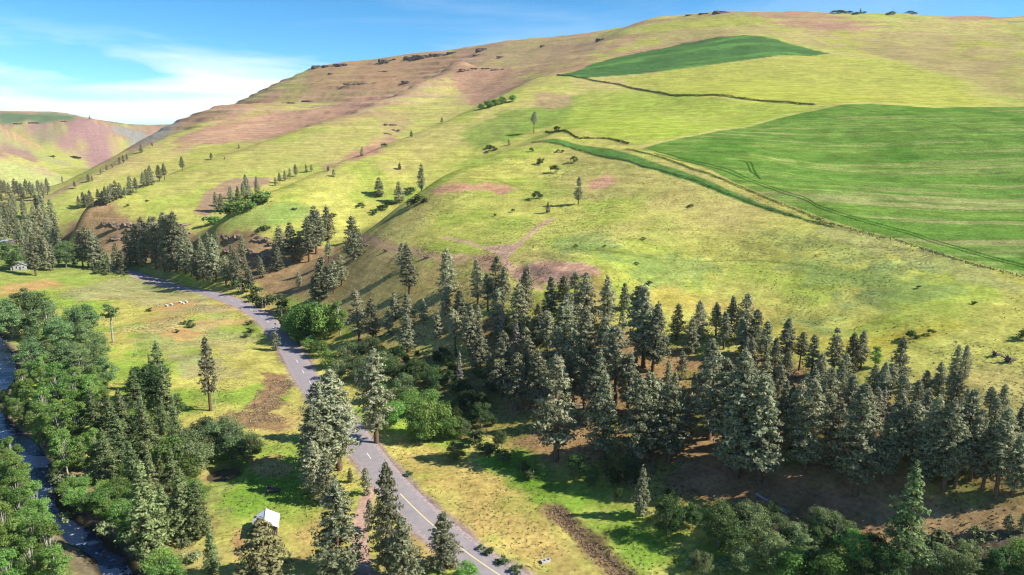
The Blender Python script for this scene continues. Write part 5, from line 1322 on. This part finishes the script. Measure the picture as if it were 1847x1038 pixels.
MARKS = [((930, 500), 'below the dirt track fork'), ((1040, 520), 'below the eroded scarp'), ((850, 720), 'above the bright willow clump'), ((1050, 732), 'near the pale log'), ((1100, 840), 'above the shaded meadow'),
         ((1160, 640), 'beside the open gap'), ((1390, 890), 'above the fallen logs'), ((1630, 900), 'behind the yellowish fir'), ((1730, 700), 'below the pair of grass pines'), ((1578, 690), 'around the bright leafy tree'),
         ((1790, 890), 'above the tan slope'), ((1430, 660), 'under the yellow grass edge'), ((1500, 780), 'deep among the other pines'), ((570, 560), 'above the road bend trees'), ((560, 450), 'at the mouth of the draw'),
         ((640, 470), 'by the lip of the grass slope'), ((740, 560), 'over the roadside thicket'), ((300, 700), 'by the dark meadow edge trees'), ((360, 840), 'beside the pond willows'), ((340, 970), 'toward the shed'),
         ((230, 840), 'above the river gravel bar'), ((180, 740), 'below the cottonwood grove'), ((60, 730), 'beside the water'), ((110, 800), 'over the driftwood bank'), ((30, 900), 'opposite the gravel bar'), ((90, 1020), 'over the white riffle'), ((20, 1030), 'back from the water'), ((1345, 985), 'beside the pale leafy tree'), ((1485, 1040), 'by the bright gully bush'), ((1600, 1030), 'beneath the yellowish fir'), ((1800, 1030), 'under the tan slope')]
MW = at_many([m_[0] for m_ in MARKS])
LOOK = {'pine': 'narrow', 'tall': 'broad crowned', 'bare': 'bare trunked', 'full': 'bushy', 'fir': 'skirted'}
bygroup = {}
for r in REC:
    g = r[0].get('group')
    if g in SHORT: bygroup.setdefault(g, []).append(r)
for g, rs in bygroup.items():
    hs = sorted(r[2] for r in rs); lo, hi = hs[len(hs) // 3], hs[(2 * len(hs)) // 3]
    low = any(w in SHORT[g][0] for w in ('shrub', 'bush'))
    for root, kind, h in rs:
        size = (('small', 'middling', 'large') if low else ('short', 'mid height', 'tall'))[0 if h < lo else (1 if h < hi else 2)]
        words = [size]
        if kind in LOOK and len({r[1] for r in rs}) > 1: words.append(LOOK[kind])
        words.append(SHORT[g][0])
        if SHORT[g][1]:
            k = int(np.argmin(np.hypot(MW[:, 0] - root.location.x, MW[:, 1] - root.location.y)))
            words.append(MARKS[k][1])
        root['label'] = ' '.join(words)

# ------------------------------------------------------------------ the air
HAZE = True
if HAZE:
    hz_o = bm_obj('haze', lambda bm: boxv(bm, -11000, 11000, -6000, 11000, float(min(GZ.min(), -8)) - 1.0, float(GZ.max()) + 30.0), bpy.data.materials.new('haze_air'))
    hm = hz_o.data.materials[0]; hm.use_nodes = True
    nt = hm.node_tree; nt.nodes.clear()
    ho = nt.nodes.new('ShaderNodeOutputMaterial'); hv = nt.nodes.new('ShaderNodeVolumePrincipled')
    hv.inputs['Color'].default_value = (.80, .88, 1.0, 1); hv.inputs['Density'].default_value = .00004; hv.inputs['Anisotropy'].default_value = .2
    nt.links.new(hv.outputs[0], ho.inputs['Volume'])
    hz_o['kind'] = 'stuff'; hz_o['label'] = 'thin pale haze filling the valley air'
